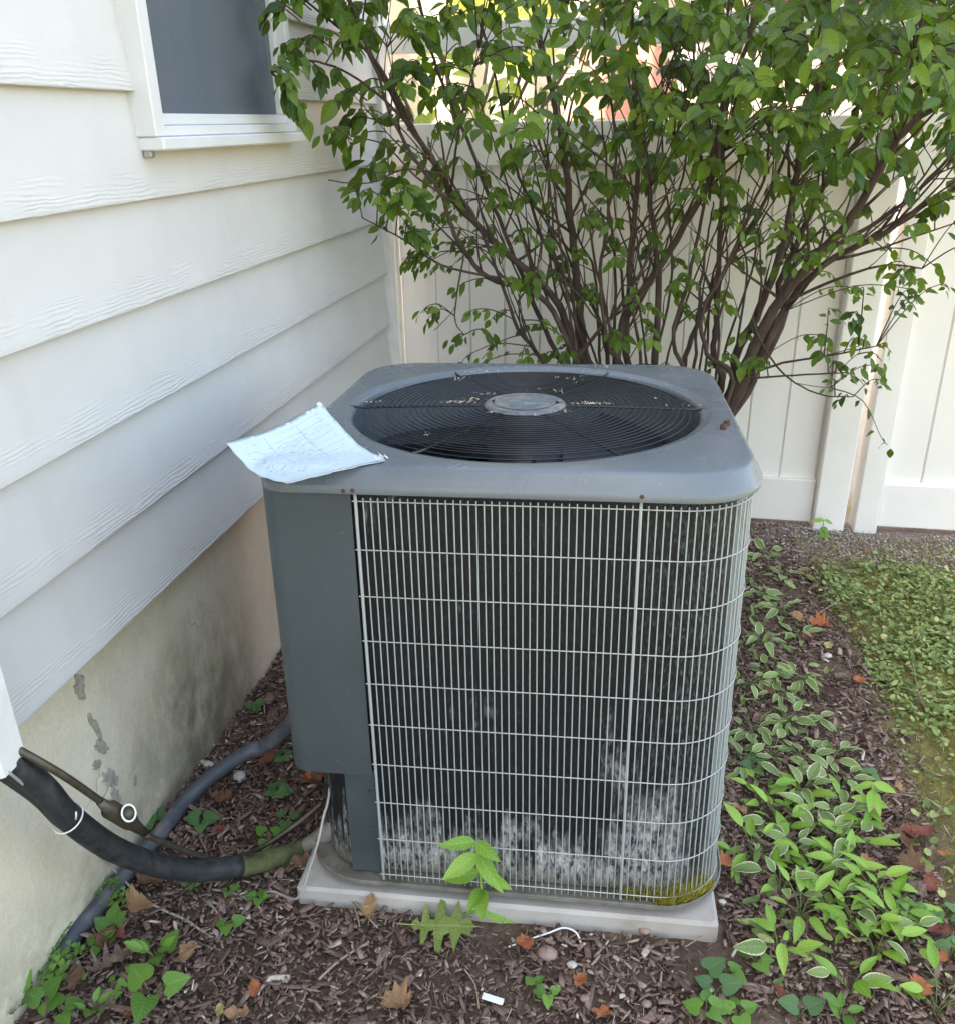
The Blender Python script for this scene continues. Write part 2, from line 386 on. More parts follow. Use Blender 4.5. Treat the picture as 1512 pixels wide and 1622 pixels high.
for nm, c in dict(tan=(.46, .27, .14), brown=(.20, .105, .06), red=(.26, .085, .055), orange=(.50, .17, .07), grey=(.27, .19, .15), yellow=(.50, .44, .17)).items():
    t = NT('dry_leaf_'+nm); k = t.noise(45, 5, .7); cc = t.ramp(k, [(.3, tuple(x*.6 for x in c)), (.7, tuple(min(1, x*1.2) for x in c))])
    DEAD[nm] = t.done(cc, .7, t.bump(k, .7, .004)); add_trans(t, cc, .15, (1, 1, 1))
t = NT('green_oak_leaf'); s_ = t.xyz(); k = t.noise(40, 4); cc = t.mix(t.rng(t.math('ABSOLUTE', s_[0]), .0, .006, 1, 0), t.ramp(k, [(.3, (.10, .19, .04)), (.7, (.30, .34, .10))]), (.5, .5, .25))
M['oak'] = t.done(cc, .5); add_trans(t, cc, .2)

# ------------------------------------------------------------ ground sheet
def build_ground():
    xs = np.unique(np.concatenate([np.linspace(-60, -.5, 10), np.arange(-.5, 2.9, .03), np.linspace(2.9, 60, 12)]))
    ys = np.unique(np.concatenate([np.linspace(-60, .2, 12), np.arange(.2, 3.7, .03), np.linspace(3.7, 80, 12)]))
    V = []; rg = random.Random(3)
    ph = [(rg.uniform(2, 9), rg.uniform(2, 9), rg.uniform(0, 6), rg.uniform(.4, 1)) for _ in range(10)]
    for y in ys:
        for x in xs:
            near = 1 if (-.5 <= x <= 2.9 and .2 <= y <= 3.4) else 0
            n = sum(a*math.sin(p*x+q*y+f) for p, q, f, a in ph)/10
            V.append((x, y, gz(x, y)-.006+near*(.008*n+rg.uniform(-.003, .003))))
    nx = len(xs); Fc = [(j*nx+i, j*nx+i+1, (j+1)*nx+i+1, (j+1)*nx+i) for j in range(len(ys)-1) for i in range(nx-1)]
    tag(link('ground', mesh('ground', V, Fc, M['ground'], True)), kind='structure')
build_ground()

# ------------------------------------------------------------ house
Z0, DZ, YC = .632, .1867, 3.22
house = empty('house', (0, 0, 0)); tag(house, 'white house side wall of wide lap siding over a stained parged foundation', 'house')
WY0, WY1, WZ0, WZ1 = 1.665, 2.345, 1.488, 2.62
def board_mesh(y0, y1, h0=0, h1=DZ+.012, key={}):
    k = (round(y0, 3), round(y1, 3), round(h0, 3), round(h1, 3))
    if k in key: return key[k]
    sl = -.017/DZ; xt = lambda h: sl*h
    n = max(2, int((y1-y0)/.25)); V = []; ys = np.linspace(y0, y1, n)
    prof = [(xt(h0)-.012, h0), (xt(h0)-.001, h0), (xt(h0), h0+.0015), (xt((h0+h1)/2), (h0+h1)/2), (xt(h1), h1), (xt(h1)-.01, h1)]
    for y in ys: V += [(px, y, pz) for px, pz in prof]
    P = len(prof); Fc = []
    for i in range(n-1):
        for j in range(P):
            a, b = i*P+j, i*P+(j+1) % P; Fc.append((a, b, b+P, a+P))
    Fc += [tuple(range(P)), tuple(reversed(range((n-1)*P, n*P)))]
    me = mesh('siding_board', V, [tuple(reversed(f)) for f in Fc], M['siding']); key[k] = me; return me
for k in range(25):
    z = Z0+k*DZ; hi = z+DZ
    def put(y0, y1, h0=0, h1=DZ+.012): link('siding_board', board_mesh(y0, y1, h0, h1), house, (0, 0, z))
    if hi <= WZ0-.001 or z >= WZ1: put(-3, YC-.045)
    else:
        put(-3, WY0); put(WY1, YC-.045)
        if z < WZ0: put(WY0, WY1, 0, WZ0-z)
        if hi > WZ1: put(WY0, WY1, WZ1-z, DZ+.012)
# foundation: slightly uneven parged face
def foundation():
    ys = np.arange(-3, YC-.02, .05); zs = np.linspace(-.15, Z0+.02, 14); V = []
    rg = random.Random(5); ph = [(rg.uniform(2, 11), rg.uniform(3, 14), rg.uniform(0, 6)) for _ in range(8)]
    for z in zs:
        for y in ys: V.append((-.052+.0025*sum(math.sin(a*y+b*z+c) for a, b, c in ph)/2+rg.uniform(-.0007, .0007)-.02*max(0, (.16-z)), y, z))
    n = len(ys); Fc = [(j*n+i, j*n+i+1, (j+1)*n+i+1, (j+1)*n+i) for j in range(len(zs)-1) for i in range(n-1)]
    link('foundation_wall', mesh('foundation_wall', V, Fc, M['found'], True), house)
foundation()
def blob(cx, cz, ry, rz, seed, thick=.004, x=-.0485, skew=0):
    rg = random.Random(seed); n = 22; P = []
    for i in range(n):
        a = i*2*math.pi/n; q = 1+rg.uniform(-.38, .3)
        P.append((cx+math.cos(a)*ry*q+skew*math.sin(a)*rz, cz+math.sin(a)*rz*q))
    V = [(x, p, q) for p, q in P]+[(x-thick-.004, p, q) for p, q in P]
    Fc = [tuple(range(n))]+[(i, i+n, (i+1) % n+n, (i+1) % n) for i in range(n)]
    return V, Fc
for (px, py, ry, rz, sd, sk) in [(128, 1087, .013, .026, 1, 0), (152, 1150, .006, .030, 2, -.3), (163, 1185, .012, .020, 5, -.5), (155, 1212, .010, .010, 6, 0), (176, 1232, .017, .026, 3, -.4), (184, 1268, .016, .03, 4, .1), (215, 1235, .005, .012, 7, .3)]:
    d_ = AR*((px-756)/F)+AU*((811-py)/F)+AF; p = CAM+d_*((-.049-CAM.x)/d_.x)
    V, Fc = blob(p.y, p.z, ry, rz, sd, skew=sk); b_ = link('bare_patch', mesh('bare_patch', V, Fc, M['bare']), house); tag(b_, 'bare grey cement where the coating peeled')
MB().box((-.03, YC-.05, Z0-.004), (.016, YC, 5.3), .003).build('corner_trim', M['trim'], house)
# remaining volume of the house, seen from elsewhere and throwing the shade
MB().box((-7, -3.2, -.1), (-6.9, YC, 5.3)).build('rear_wall', M['trim'], house)
MB().box((-6.89, YC-.09, -.1), (-.031, YC-.002, 5.28)).build('gable_wall', M['trim'], house)
MB().box((-6.89, -3.2, -.1), (-.031, -3.1, 5.28)).build('gable_wall', M['trim'], house)
MB().box((-.2, -3.09, Z0+.2), (-.031, 1.655, 5.28)).box((-.2, 2.375, Z0+.2), (-.031, 3.12, 5.28)).box((-.2, 1.6551, 2.64), (-.031, 2.374, 5.28)).box((-.2, 1.6551, Z0+.2), (-.031, 2.374, 1.46)).build('inner_wall', M['room'], house)
rb = MB(); V = [(-7.4, -3.5, 5.3), (.35, -3.5, 5.3), (.35, 3.5, 5.3), (-7.4, 3.5, 5.3), (-3.5, -3.5, 7.0), (-3.5, 3.5, 7.0)]
rb.add(V, [(3, 2, 1, 0), (0, 1, 4), (1, 2, 5, 4), (2, 3, 5), (3, 0, 4, 5)])
rb.build('roof', plain('roof_shingle', (.08, .075, .07), .9), house)
# room behind the window
ib = MB(); x0, x1, y0, y1, z0, z1 = -2.2, -.21, 1.2, 3.05, .9, 2.9
V = [(x, y, z) for z in (z0, z1) for y in (y0, y1) for x in (x0, x1)]
ib.add(V, [(1, 3, 2, 0), (6, 7, 5, 4), (4, 5, 1, 0), (3, 7, 6, 2), (2, 6, 4, 0)]); ib.build('room', M['room'], house)
win = empty('window'); win.parent = house
def wb(name, a, b, mt='winframe', bev=.002): return MB().box(a, b, bev).build(name, M[mt], win)
fw_ = .055
wb('jamb', (-.03, WY0-.03, WZ0), (.030, WY0+.006, WZ1+.03)); wb('jamb', (-.03, WY1-.006, WZ0), (.022, WY1+.022, WZ1+.03))
wb('head', (-.03, WY0+.0125, WZ1-.02), (.026, WY1-.0125, WZ1+.03))
wb('sill', (-.03, WY0-.028, WZ0-.024), (.042, WY1+.02, WZ0-.0005), bev=.003)
wb('lower_rail', (-.03, WY0+.0065, WZ0), (.024, WY1-.0065, WZ0+.019)); wb('sash_rail', (-.045, WY0+.0065, WZ0+.0195), (.004, WY1-.0065, WZ0+.041))
wb('sash_stile', (-.045, WY0+.0065, WZ0+.0415), (.002, WY0+.018, WZ1-.021)); wb('sash_stile', (-.045, WY1-.030, WZ0+.0415), (.002, WY1-.0065, WZ1-.021))
t = NT('window_glass'); t.b.inputs['Base Color'].default_value = (.8, .85, .85, 1); t.b.inputs['Roughness'].default_value = .03; t.b.inputs['Transmission Weight'].default_value = 1; t.b.inputs['IOR'].default_value = 1.5
M['glass'] = t.m
MB().box((-.026, WY0+.0185, WZ0+.042), (-.022, WY1-.0305, WZ1-.022)).build('pane', M['glass'], win)
t = NT('insect_screen'); t.b.inputs['Base Color'].default_value = (.16, .19, .23, 1); t.b.inputs['Roughness'].default_value = .9
tb_ = t.n('ShaderNodeBsdfTransparent'); mx_ = t.n('ShaderNodeMixShader'); mx_.inputs[0].default_value = .5; t.l(tb_.outputs[0], mx_.inputs[1]); t.l(t.b.outputs[0], mx_.inputs[2]); t.l(mx_.outputs[0], t.out.inputs[0])
MB().box((-.0125, WY0+.0185, WZ0+.042), (-.0115, WY1-.0305, WZ1-.022)).build('insect_screen', t.m, win)
cv = MB()
for (ya, yb) in ((1.70, 1.74), (2.08, 2.34)):
    n = 30; pts = [(-.24+.012*math.sin(i*1.1), ya+(yb-ya)*i/n) for i in range(n+1)]
    cv.add([(a, b, .95) for a, b in pts]+[(a, b, 2.8) for a, b in pts], [(i, i+1, i+n+2, i+n+1) for i in range(n)])
cv.build('curtain', M['curtain'], win, True)
# caulked stub under the window corner
MB().box((-.004, WY0-.028, WZ0-.036), (.012, WY0-.012, WZ0-.0245), .002).build('flashing_end', M['steel'], win)

# line-set cover at the left
lc = empty('line_cover', (0, 0, 0)); tag(lc, 'white wood-grained line cover box on the siding at the left edge', 'pipe cover')
MB().box((.0005, .858, .642), (.072, .912, 3.2), .004).build('cover_box', M['trim'], lc)

# ------------------------------------------------------------ fence and gate
FY = 3.33
def pale_mesh(w, z0, z1):
    b = MB(); g = .004
    V = [(g*.2, .006, 0), (g, 0, 0), (w-g, 0, 0), (w-g*.2, .006, 0), (w-g*.2, .009, 0), (w+.006, .0095, 0), (w+.006, .018, 0), (g*.2, .02, 0)]
    V = [(x, y, z0) for x, y, _ in V]+[(x, y, z1) for x, y, _ in V]; n = 8
    return mesh('pale', V, [tuple(reversed(range(n))), tuple(range(n, 2*n))]+[(i, (i+1) % n, (i+1) % n+n, i+n) for i in range(n)], M['vinyl'])
pm = pale_mesh(.132, .2, 1.40)
fence = empty('fence', (0, FY, .04)); tag(fence, 'white vinyl privacy fence panel behind the shrub, running from the house corner', 'fence')
x = .004
while x < 1.6-.05:
    p = link('pale', pm, fence, (x, 0, -.04)); x += .1335
MB().box((.0, -.022, .012), (1.608, .038, .187), .004).build('bottom_rail', M['vinyl'], fence)
MB().box((.0, -.022, 1.32), (1.608, .038, 1.462), .004).build('middle_rail', M['vinyl'], fence)
MB().box((.0, -.022, 1.685), (1.608, .038, 1.775), .004).build('top_rail', M['vinyl'], fence)
MB().box((1.609, -.07, -.2), (1.722, .05, 1.86), .005).build('post', M['vinyl'], fence)
MB().box((1.600, -.08, 1.861), (1.731, .06, 1.885), .008).build('post_cap', M['vinyl'], fence)
MB().box((-.068, -.03, -.1), (-.001, .06, 1.86), .005).build('post', M['vinyl'], fence)
MB().box((.12, -.03, .0), (.145, -.0225, 1.32), .002).build('channel', M['vinyl'], fence)
gate = empty('gate', (1.76, FY, .05)); tag(gate, 'wide white vinyl gate at the right with its own posts, standing open a crack', 'gate')
for i in range(9): link('pale', pm, gate, (.085+i*.1335, -.02, -.03))
MB().box((.084, -.045, .010), (1.30, .018, .185), .004).build('bottom_rail', M['vinyl'], gate)
MB().box((.084, -.045, 1.31), (1.30, .018, 1.45), .004).build('middle_rail', M['vinyl'], gate)
MB().box((0, -.06, -.02), (.083, .03, 1.84), .005).build('post', M['vinyl'], gate)
MB().box((1.301, -.06, -.2), (1.42, .05, 1.84), .005).build('post', M['vinyl'], gate)

# ------------------------------------------------------------ air conditioner
AO = Vector((.7496, 1.2031, .1)); AE = Euler((-.0372, -.0047, .0584))
AM = Matrix.Translation(AO) @ AE.to_matrix().to_4x4()
padt = link('condenser_pad', (lambda b: b.mesh('condenser_pad', M['pad']))(MB().box((-.41, -.008, -.05), (.388, .86, .054), .006)), None, AO); padt.rotation_euler = AE
tag(padt, 'pale concrete pad under the air conditioner', 'pad')
ac = empty('air_conditioner', AO, AE); tag(ac, 'big grey air conditioner condenser with wire grille and round top fan guard', 'air conditioner')
S = .8
def rpath(h, r, n=8, cx=0, cy=.4):
    """rounded square outline starting at front-left straight, going right (counter-clockwise from above)"""
    P = []
    for (sx, sy, a0) in ((1, -1, -90), (1, 1, 0), (-1, 1, 90), (-1, -1, 180)):
        for k in range(n+1):
            a = R(a0+90*k/n); P.append((cx+sx*(h-r)+r*math.cos(a), cy+sy*(h-r)+r*math.sin(a)))
    return P
def ray_sq(th, h, r):
    c, s = math.cos(th), math.sin(th); lo, hi = 0, 2
    if c < 0 and s < 0: r *= .42
    for _ in range(40):
        m_ = (lo+hi)/2; x, y = abs(c*m_), abs(s*m_)
        inside = x <= h and y <= h and (x <= h-r or y <= h-r or math.hypot(x-(h-r), y-(h-r)) <= r)
        if inside: lo = m_
        else: hi = m_
    return lo
def cap_mesh():
    N = 144; V = []; rows = []
    prof = [('s', .386, .105, .874), ('s', .3995, .118, .869), ('s', .4025, .12, .8705), ('s', .403, .12, .8835), ('s', .4015, .12, .8855), ('s', .398, .119, .893), ('s', .391, .115, .904), ('s', .3875, .113, .9085), ('s', .383, .112, .9108),
            ('s', .376, .108, .9117), ('c', .355, 0, .9115), ('c', .349, 0, .9108), ('c', .346, 0, .9085), ('c', .340, 0, .9080), ('c', .336, 0, .9060), ('c', .3325, 0, .9035), ('c', .331, 0, .897), ('c', .331, 0, .85), ('c', .338, 0, .70)]
    for ty, a, b, z in prof:
        rows.append(len(V))
        for i in range(N):
            th = (i+.5)*2*math.pi/N; q = ray_sq(th, a, b) if ty == 's' else a
            V.append((q*math.cos(th), .4+q*math.sin(th), z))
    Fc = []
    for a, b in zip(rows, rows[1:]):
        for i in range(N):
            j = (i+1) % N; Fc.append((a+i, a+j, b+j, b+i))
    return mesh('cap', V, Fc, M['cap'], True)
cap = link('cap', cap_mesh(), ac); autosmooth(cap, 50)
# coil block
P = rpath(.372, .10, 10); n = len(P)
Vc = [(x, y, .085) for x, y in P]+[(x, y, .872) for x, y in P]
link('coil', mesh('coil', Vc, [(i, (i+1) % n, (i+1) % n+n, i+n) for i in range(n)], M['coil'], True), ac)
# base pan with rolled lip
def loft(rows, closed_bottom=True):
    V = []; Fc = []; n = len(rows[0])
    for r_ in rows: V += r_
    for k in range(len(rows)-1):
        for i in range(n):
            j = (i+1) % n; Fc.append((k*n+i, k*n+j, (k+1)*n+j, (k+1)*n+i))
    Fc.append(tuple(range((len(rows)-1)*n, len(rows)*n)))
    if closed_bottom: Fc.append(tuple(reversed(range(n))))
    return V, Fc
def ring_at(h, r, z, n=10): return [(x, y, z) for x, y in rpath(h, r, n)]
V, Fc = loft([ring_at(.392, .12, .0705), ring_at(.401, .125, .071), ring_at(.4035, .127, .073), ring_at(.4035, .127, .0805), ring_at(.4015, .125, .0812), ring_at(.3995, .123, .0765), ring_at(.38, .12, .0765)])
bp = link('base_pan', mesh('base_pan', V, Fc, M['pan'], True), ac); autosmooth(bp, 40)
fb = MB()
for (x, y) in ((-.3, .1), (.28, .12), (-.3, .7), (.3, .7)): fb.cyl((x, y, .0545), .03, .0155, 12)
fb.build('foot', M['hose'], ac)
# grille wires
path = rpath(.392, .118, 14)
i0 = path.index(min(path, key=lambda p: 0 if False else abs(p[0]+.0)+p[1]*10)) if False else 0
def walk(path):
    pts = [(-.237, path[0][1])]+path[:]; L = [0]
    for a, b in zip(pts, pts[1:]): L.append(L[-1]+math.dist(a, b))
    return pts, L
fr = [(p[0], p[1]) for p in path]                 # begins at start of front-right corner
pts = [(-.237, fr[0][1])]+fr; L = [0]
for a, b in zip(pts, pts[1:]): L.append(L[-1]+math.dist(a, b))
def along(s):
    for i in range(len(L)-1):
        if L[i+1] >= s:
            t_ = (s-L[i])/(L[i+1]-L[i]+1e-9); return (pts[i][0]+(pts[i+1][0]-pts[i][0])*t_, pts[i][1]+(pts[i+1][1]-pts[i][1])*t_)
    return pts[-1]
LR = L[15+15]-.0                               # end of the right side's far corner
step = .012055
vm = MB().tube([(0, 0, .079), (0, 0, .861)], .00115, 6).mesh('wire', M['wire'])
vmt = MB().tube([(0, -.001, .079), (0, -.001, .862), (0, -.0045, .872), (0, -.006, .880)], [.0027, .0027, .0024, .002], 6).mesh('wire', M['wire'])
s_ = 0; k = 0; total = L[15]+.8-.24+.2
while s_ < total:
    x, y = along(s_); thick = (k == 0 or k == 37 or k == 84)
    if abs(s_-.446) < step*.4 and k == 37: pass
    link('wire', vmt if thick else vm, ac, (x+random.uniform(-.0003, .0003), y, 0)); s_ += step; k += 1
hp = [along(q) for q in np.linspace(-.004 if False else 0, total, 130)]; hp[0] = (-.2425, hp[0][1])
cen = (0, .4)
def inset(p, dd):
    # push outward along the approximate outward normal
    x, y = p; vx = 1 if x > .27 else 0; vy = -1 if y < .13 else (1 if y > .67 else 0)
    if vx and vy:
        cx_, cy_ = .274, (.126 if vy < 0 else .674); n_ = Vector((x-cx_, y-cy_)).normalized()
    else: n_ = Vector((vx, vy)) if (vx or vy) else Vector((1, 0))
    return (x+n_[0]*dd, y+n_[1]*dd)
hm = MB().tube([(*inset(p, .0024), 0) for p in hp], .0011, 5).mesh('wire', M['wire'])
for i in range(10): link('wire', hm, ac, (0, 0, .8557-i*.0847))
# left: electrical panel wrapping the corner, plate below it
def sheet(P2, z0, z1, th=.0015):
    V = []; n = len(P2)
    out = []
    for i, p in enumerate(P2):
        a = Vector(P2[max(i-1, 0)]); b = Vector(P2[min(i+1, n-1)]); t_ = (b-a).normalized(); out.append((p[0]-t_.y*th*-1, p[1]-t_.x*th))
    for z in (z0, z1): V += [(x, y, z) for x, y in P2]+[(x, y, z) for x, y in out]
    Fc = []
    m_ = 2*n
    for i in range(n-1):
        Fc += [(i, i+1, i+1+m_, i+m_), (n+i+1, n+i, n+i+m_, n+i+1+m_), (i+1, i, n+i, n+i+1), (m_+i, m_+i+1, m_+n+i+1, m_+n+i)]
    Fc += [(0, m_, m_+n, n), (n-1, 2*n-1, m_+2*n-1, m_+n-1)]
    return V, Fc
rc = .032
cornerL = [(-.399+rc-rc*math.cos(R(a)), .012+rc-rc*math.sin(R(a))) for a in range(0, 91, 9)]
PP = [(-.399, .34)]+[(-.399, .2)]+cornerL+[(-.32, .012), (-.2455, .012)]
V, Fc = sheet(PP, .3185, .8705, .0025); pnl = link('electrical_panel', mesh('electrical_panel', V, Fc, M['ac']), ac); autosmooth(pnl, 40)
V, Fc = sheet([(-.301, .045), (-.301, .024), (-.247, .024), (-.247, .045)], .082, .3182, .002); link('corner_plate', mesh('corner_plate', V, Fc, M['ac']), ac)
V, Fc = sheet([(-.397, .79), (-.397, .342)], .089, .8705, .002); link('side_panel', mesh('side_panel', V, Fc, M['ac']), ac)
MB().box((-.392, .055, .3195), (-.247, .335, .330)).build('panel_floor', M['ac'], ac)
MB().box((-.2445, .032, .089), (-.2405, .09, .870)).build('coil_end_plate', M['dark'], ac)
MB().box((-.392, .20, .082), (-.26, .204, .319)).build('bulkhead', M['dark'], ac)
MB().box((-.3985, .05, .319), (-.3975, .058, .40)).build('pale_edge', M['white'], ac)
cmp_ = MB(); cmp_.tube([(-.335, .125, .09), (-.335, .125, .20), (-.335, .125, .215)], [.045, .045, .03], 20); cmp_.build('suction_valve', M['hose'], ac, True)
MB().tube([(-.30, .085, .14), (-.30, .06, .14)], .009, 12).build('valve_cap', M['steel'], ac)
# screws
def screw(x, y, z, ax, mt='rust', r=.0042):
    b = MB(); p0 = Vector((x, y, z)); p1 = p0.copy(); p1[ax] += -.003 if ax == 1 else .009
    b.tube([p0, p1], [r, r*.8], 8); b.build('screw' if ax == 1 else 'bolt', M[mt], ac)
for x, z in ((-.253, .872), (-.238, .873), (.209, .876)): screw(x, -.0008 if z < .88 else 0, z+.004, 1)
for x, z in ((-.256, .352), (-.256, .275), (-.258, .19)): screw(x, .0085 if z > .3 else .020, z, 1, 'ac', .003)
for x, y in ((.367, .287), (.358, .262)): screw(x, y, .9112, 2, 'rust', .0065)
# fan guard
def guard():
    nr = 21; r0, r1 = .086, .314
    for k in range(nr):
        r_ = r0+(r1-r0)*k/(nr-1); z = .9085+.006*(1-(r_/r1)**2)-(.004 if k == nr-1 else 0)
        N = 72 if r_ > .15 else 48
        MB().tube([(r_*math.cos(a), .4+r_*math.sin(a), z) for a in np.arange(N)*2*math.pi/N], .00125, 5, closed=True).build('guard_ring', M['guard'], ac, True)
    for i in range(6):
        a = R(2+60*i); f = lambda q: .9085+.006*(1-(q/r1)**2)-.003
        MB().tube([(q*math.cos(a), .4+q*math.sin(a), f(q)+(.0035 if q > .33 else 0)) for q in np.linspace(.07, .344, 12)], .0024, 6).build('guard_spoke', M['guard'], ac)
guard()
hb = MB(); hb.tube([(0, .4, .906), (0, .4, .914), (0, .4, .918), (0, .4, .9195), (0, .4, .9175), (0, .4, .9178)], [.079, .079, .075, .060, .056, .02], 48); hub = hb.build('hub', M['hub'], ac); autosmooth(hub, 30)
link('badge', mesh('badge', [(.034*math.cos(a), .022*math.sin(a), 0) for a in np.arange(24)*2*math.pi/24]+[(.034*math.cos(a), .022*math.sin(a), -.001) for a in np.arange(24)*2*math.pi/24], [tuple(range(24))]+[(i, i+24, (i+1) % 24+24, (i+1) % 24) for i in range(24)], M['badge']), hub, (0, .4, .9192))
# fan inside
for i in range(3):
    V = []; a0 = R(20+120*i)
    for q in np.linspace(.07, .315, 8):
        wdt = R(34+18*(q-.07)/.245)
        for j in range(7):
            a = a0+wdt*(j/6-.5)*2*.8; V.append((q*math.cos(a), .4+q*math.sin(a), .80+.05*(j/6-.5)))
    link('fan_blade', mesh('fan_blade', V, [(r_*7+j, r_*7+j+1, (r_+1)*7+j+1, (r_+1)*7+j) for r_ in range(7) for j in range(6)], M['blade'], True), ac)
MB().cyl((0, .4, .70), .075, .15, 32).build('fan_motor', M['blade'], ac, True)
MB().box((-.37, .03, .089), (.37, .77, .3)).build('inner_floor', M['dark'], ac) if False else None
# moss on the pan corner
mm = []; tn = []
pp = rpath(.392, .12, 30)
for _ in range(5600):
    u = random.betavariate(1.6, 1.6); i = int(u*30*.92); a = R(-90-14+78*u)
    rad = .118+random.uniform(-.020, .007); cx_, cy_ = .274, .126
    x, y = cx_+rad*math.cos(a), cy_+rad*math.sin(a)
    if u < .2: x -= .05*random.random(); y = .012+random.uniform(0, .014)
    h = random.uniform(.012, .036)*(1-.8*abs(u-.5)); mm.append(np.array(AM) @ TRS((x, y, .076), (random.uniform(-.5, .5), random.uniform(-.5, .5), random.uniform(0, 6)), (1, 1, h/.01))); tn.append(random.random())
mo = link('moss', scatter('moss', ([(-.0009, 0, 0), (.0009, 0, 0), (.0004, .0016, .01), (0, -.0006, .0075)], [(0, 1, 2), (0, 3, 1)]), np.array(mm), np.array(tn), M['mosst']))
tag(mo, 'yellow green moss along the front right corner of the base pan', 'moss', kind='stuff')
# seeds and twig crumbs caught on the fan guard
mm = []; tn = []
for (cx_, cy_, n_, sx, sy) in [(-.13, .40, 40, .035, .006), (-.10, .42, 14, .02, .01), (.125, .405, 36, .03, .004), (-.085, .47, 10, .02, .01), (-.16, .60, 14, .02, .02), (.06, .50, 9, .012, .012), (.09, .61, 12, .03, .02), (-.06, .33, 5, .006, .006), (.03, .31, 5, .006, .004), (.085, .345, 8, .01, .008), (-.15, .18, 5, .01, .01), (-.12, .67, 14, .03, .006), (.15, .74, 10, .02, .01), (0, .45, 6, .15, .15), (-.30, .39, 9, .02, .005), (.3, .40, 6, .03, .005)]:
    for _ in range(n_):
        mm.append(np.array(AM) @ TRS((cx_+random.gauss(0, sx*.6), cy_+random.gauss(0, sy*.6), .9155+random.uniform(0, .003)), (random.uniform(-.4, .4), random.uniform(-.4, .4), random.uniform(0, 6)), (random.uniform(.35, 1.1), random.uniform(.4, .8), random.uniform(.5, 1)))); tn.append(random.uniform(.3, 1))
db = link('debris', scatter('debris', ([(-.004, -.0012, 0), (.004, -.0006, 0), (.003, .001, .001), (-.003, .0012, 0), (0, 0, .002)], [(0, 1, 4), (1, 2, 4), (2, 3, 4), (3, 0, 4)]), np.array(mm), np.array(tn), m_attr('plant_crumbs', [(0, (.2, .15, .09)), (.6, (.42, .33, .2)), (1, (.7, .64, .5))])))
tag(db, 'tan seeds and twig crumbs caught on the fan guard', 'debris', kind='stuff')

# ------------------------------------------------------------ leaf templates
def prof_oval(t): return math.sin(math.pi*min(1, t**.85))**.8*(1-.25*t) if 0 < t < 1 else 0
def prof_ell(t): return (math.sin(math.pi*t**.92)**.9) if 0 < t < 1 else 0
def prof_tip(t): return max(0, (t*3.2)**.7 if t < .22 else 1)*max(0, math.cos((max(t, .35)-.35)/.65*math.pi/2))**1.05 if t < 1 else 0
def prof_lan(t): return max(0, math.sin(math.pi*t**.95))**.85*(1-.35*max(0, t-.6)) if 0 < t < 1 else 0
def leaf_tmpl(L, W, prof=prof_ell, fold=.25, curl=.2, seg=6, cols=(-1, 0, 1), petiole=0, wav=0):
    V = []; F_ = []; A = []
    for i in range(seg+1):
        t = i/seg; wd = max(prof(t), .02 if 0 < t < 1 else .015)*W/2
        for c in cols:
            V.append((c*wd, petiole+t*L*(1-.04*curl*t), fold*abs(c)*wd-curl*L*.5*t*t+wav*math.sin(t*9+c*3)*W*abs(c))); A.append((c, t, 0))
    n = len(cols)
    for i in range(seg):
        for j in range(n-1):
            a = i*n+j; F_.append((a, a+1, a+1+n, a+n))
    if petiole:
        k = len(V); V += [(-.0007, 0, 0), (.0007, 0, 0), (.0007, petiole, 0), (-.0007, petiole, 0)]; A += [(0, 0, 0)]*4; F_.append((k, k+1, k+2, k+3))
    return V, F_, A
def heart_tmpl(L, W, fold=.15, curl=.1):
    V = [(0, 0, 0)]; A = [(0, .0, 0)]
    out = [(.0, .0), (.18, -.12), (.36, -.13), (.49, .02), (.5, .2), (.42, .42), (.28, .64), (.13, .84), (0, 1.0)]
    V = []; A = []; F_ = []
    for i, t in enumerate((0, .12, .24, .36, .5, .64, .78, .9, 1.0)):
        ox, oy = out[i]
        for s in (-1, -.5, 0, .5, 1):
            yy = t if s == 0 else t+(oy-t)*abs(s)
            V.append((s*ox*W, yy*L, fold*abs(s*ox)*W-curl*L*t*t)); A.append((s, max(0, yy), 0))
    for i in range(8):
        for j in range(4):
            a = i*5+j; F_.append((a, a+1, a+6, a+5))
    return V, F_, A
def tmesh(name, T, mat, smooth=True):
    V, F_, A = T; me = mesh(name, V, F_, mat, smooth)
    a = me.attributes.new('lv', 'FLOAT_VECTOR', 'POINT'); a.data.foreach_set('vector', np.array(A, np.float32).ravel()); return me
def scatter_leaf(name, T, mats, tone, mat):
    me = scatter(name, (T[0], T[1]), mats, tone, mat, True)
    a = me.attributes.new('lv', 'FLOAT_VECTOR', 'POINT'); a.data.foreach_set('vector', np.tile(np.array(T[2], np.float32), (len(mats), 1)).ravel()); return me

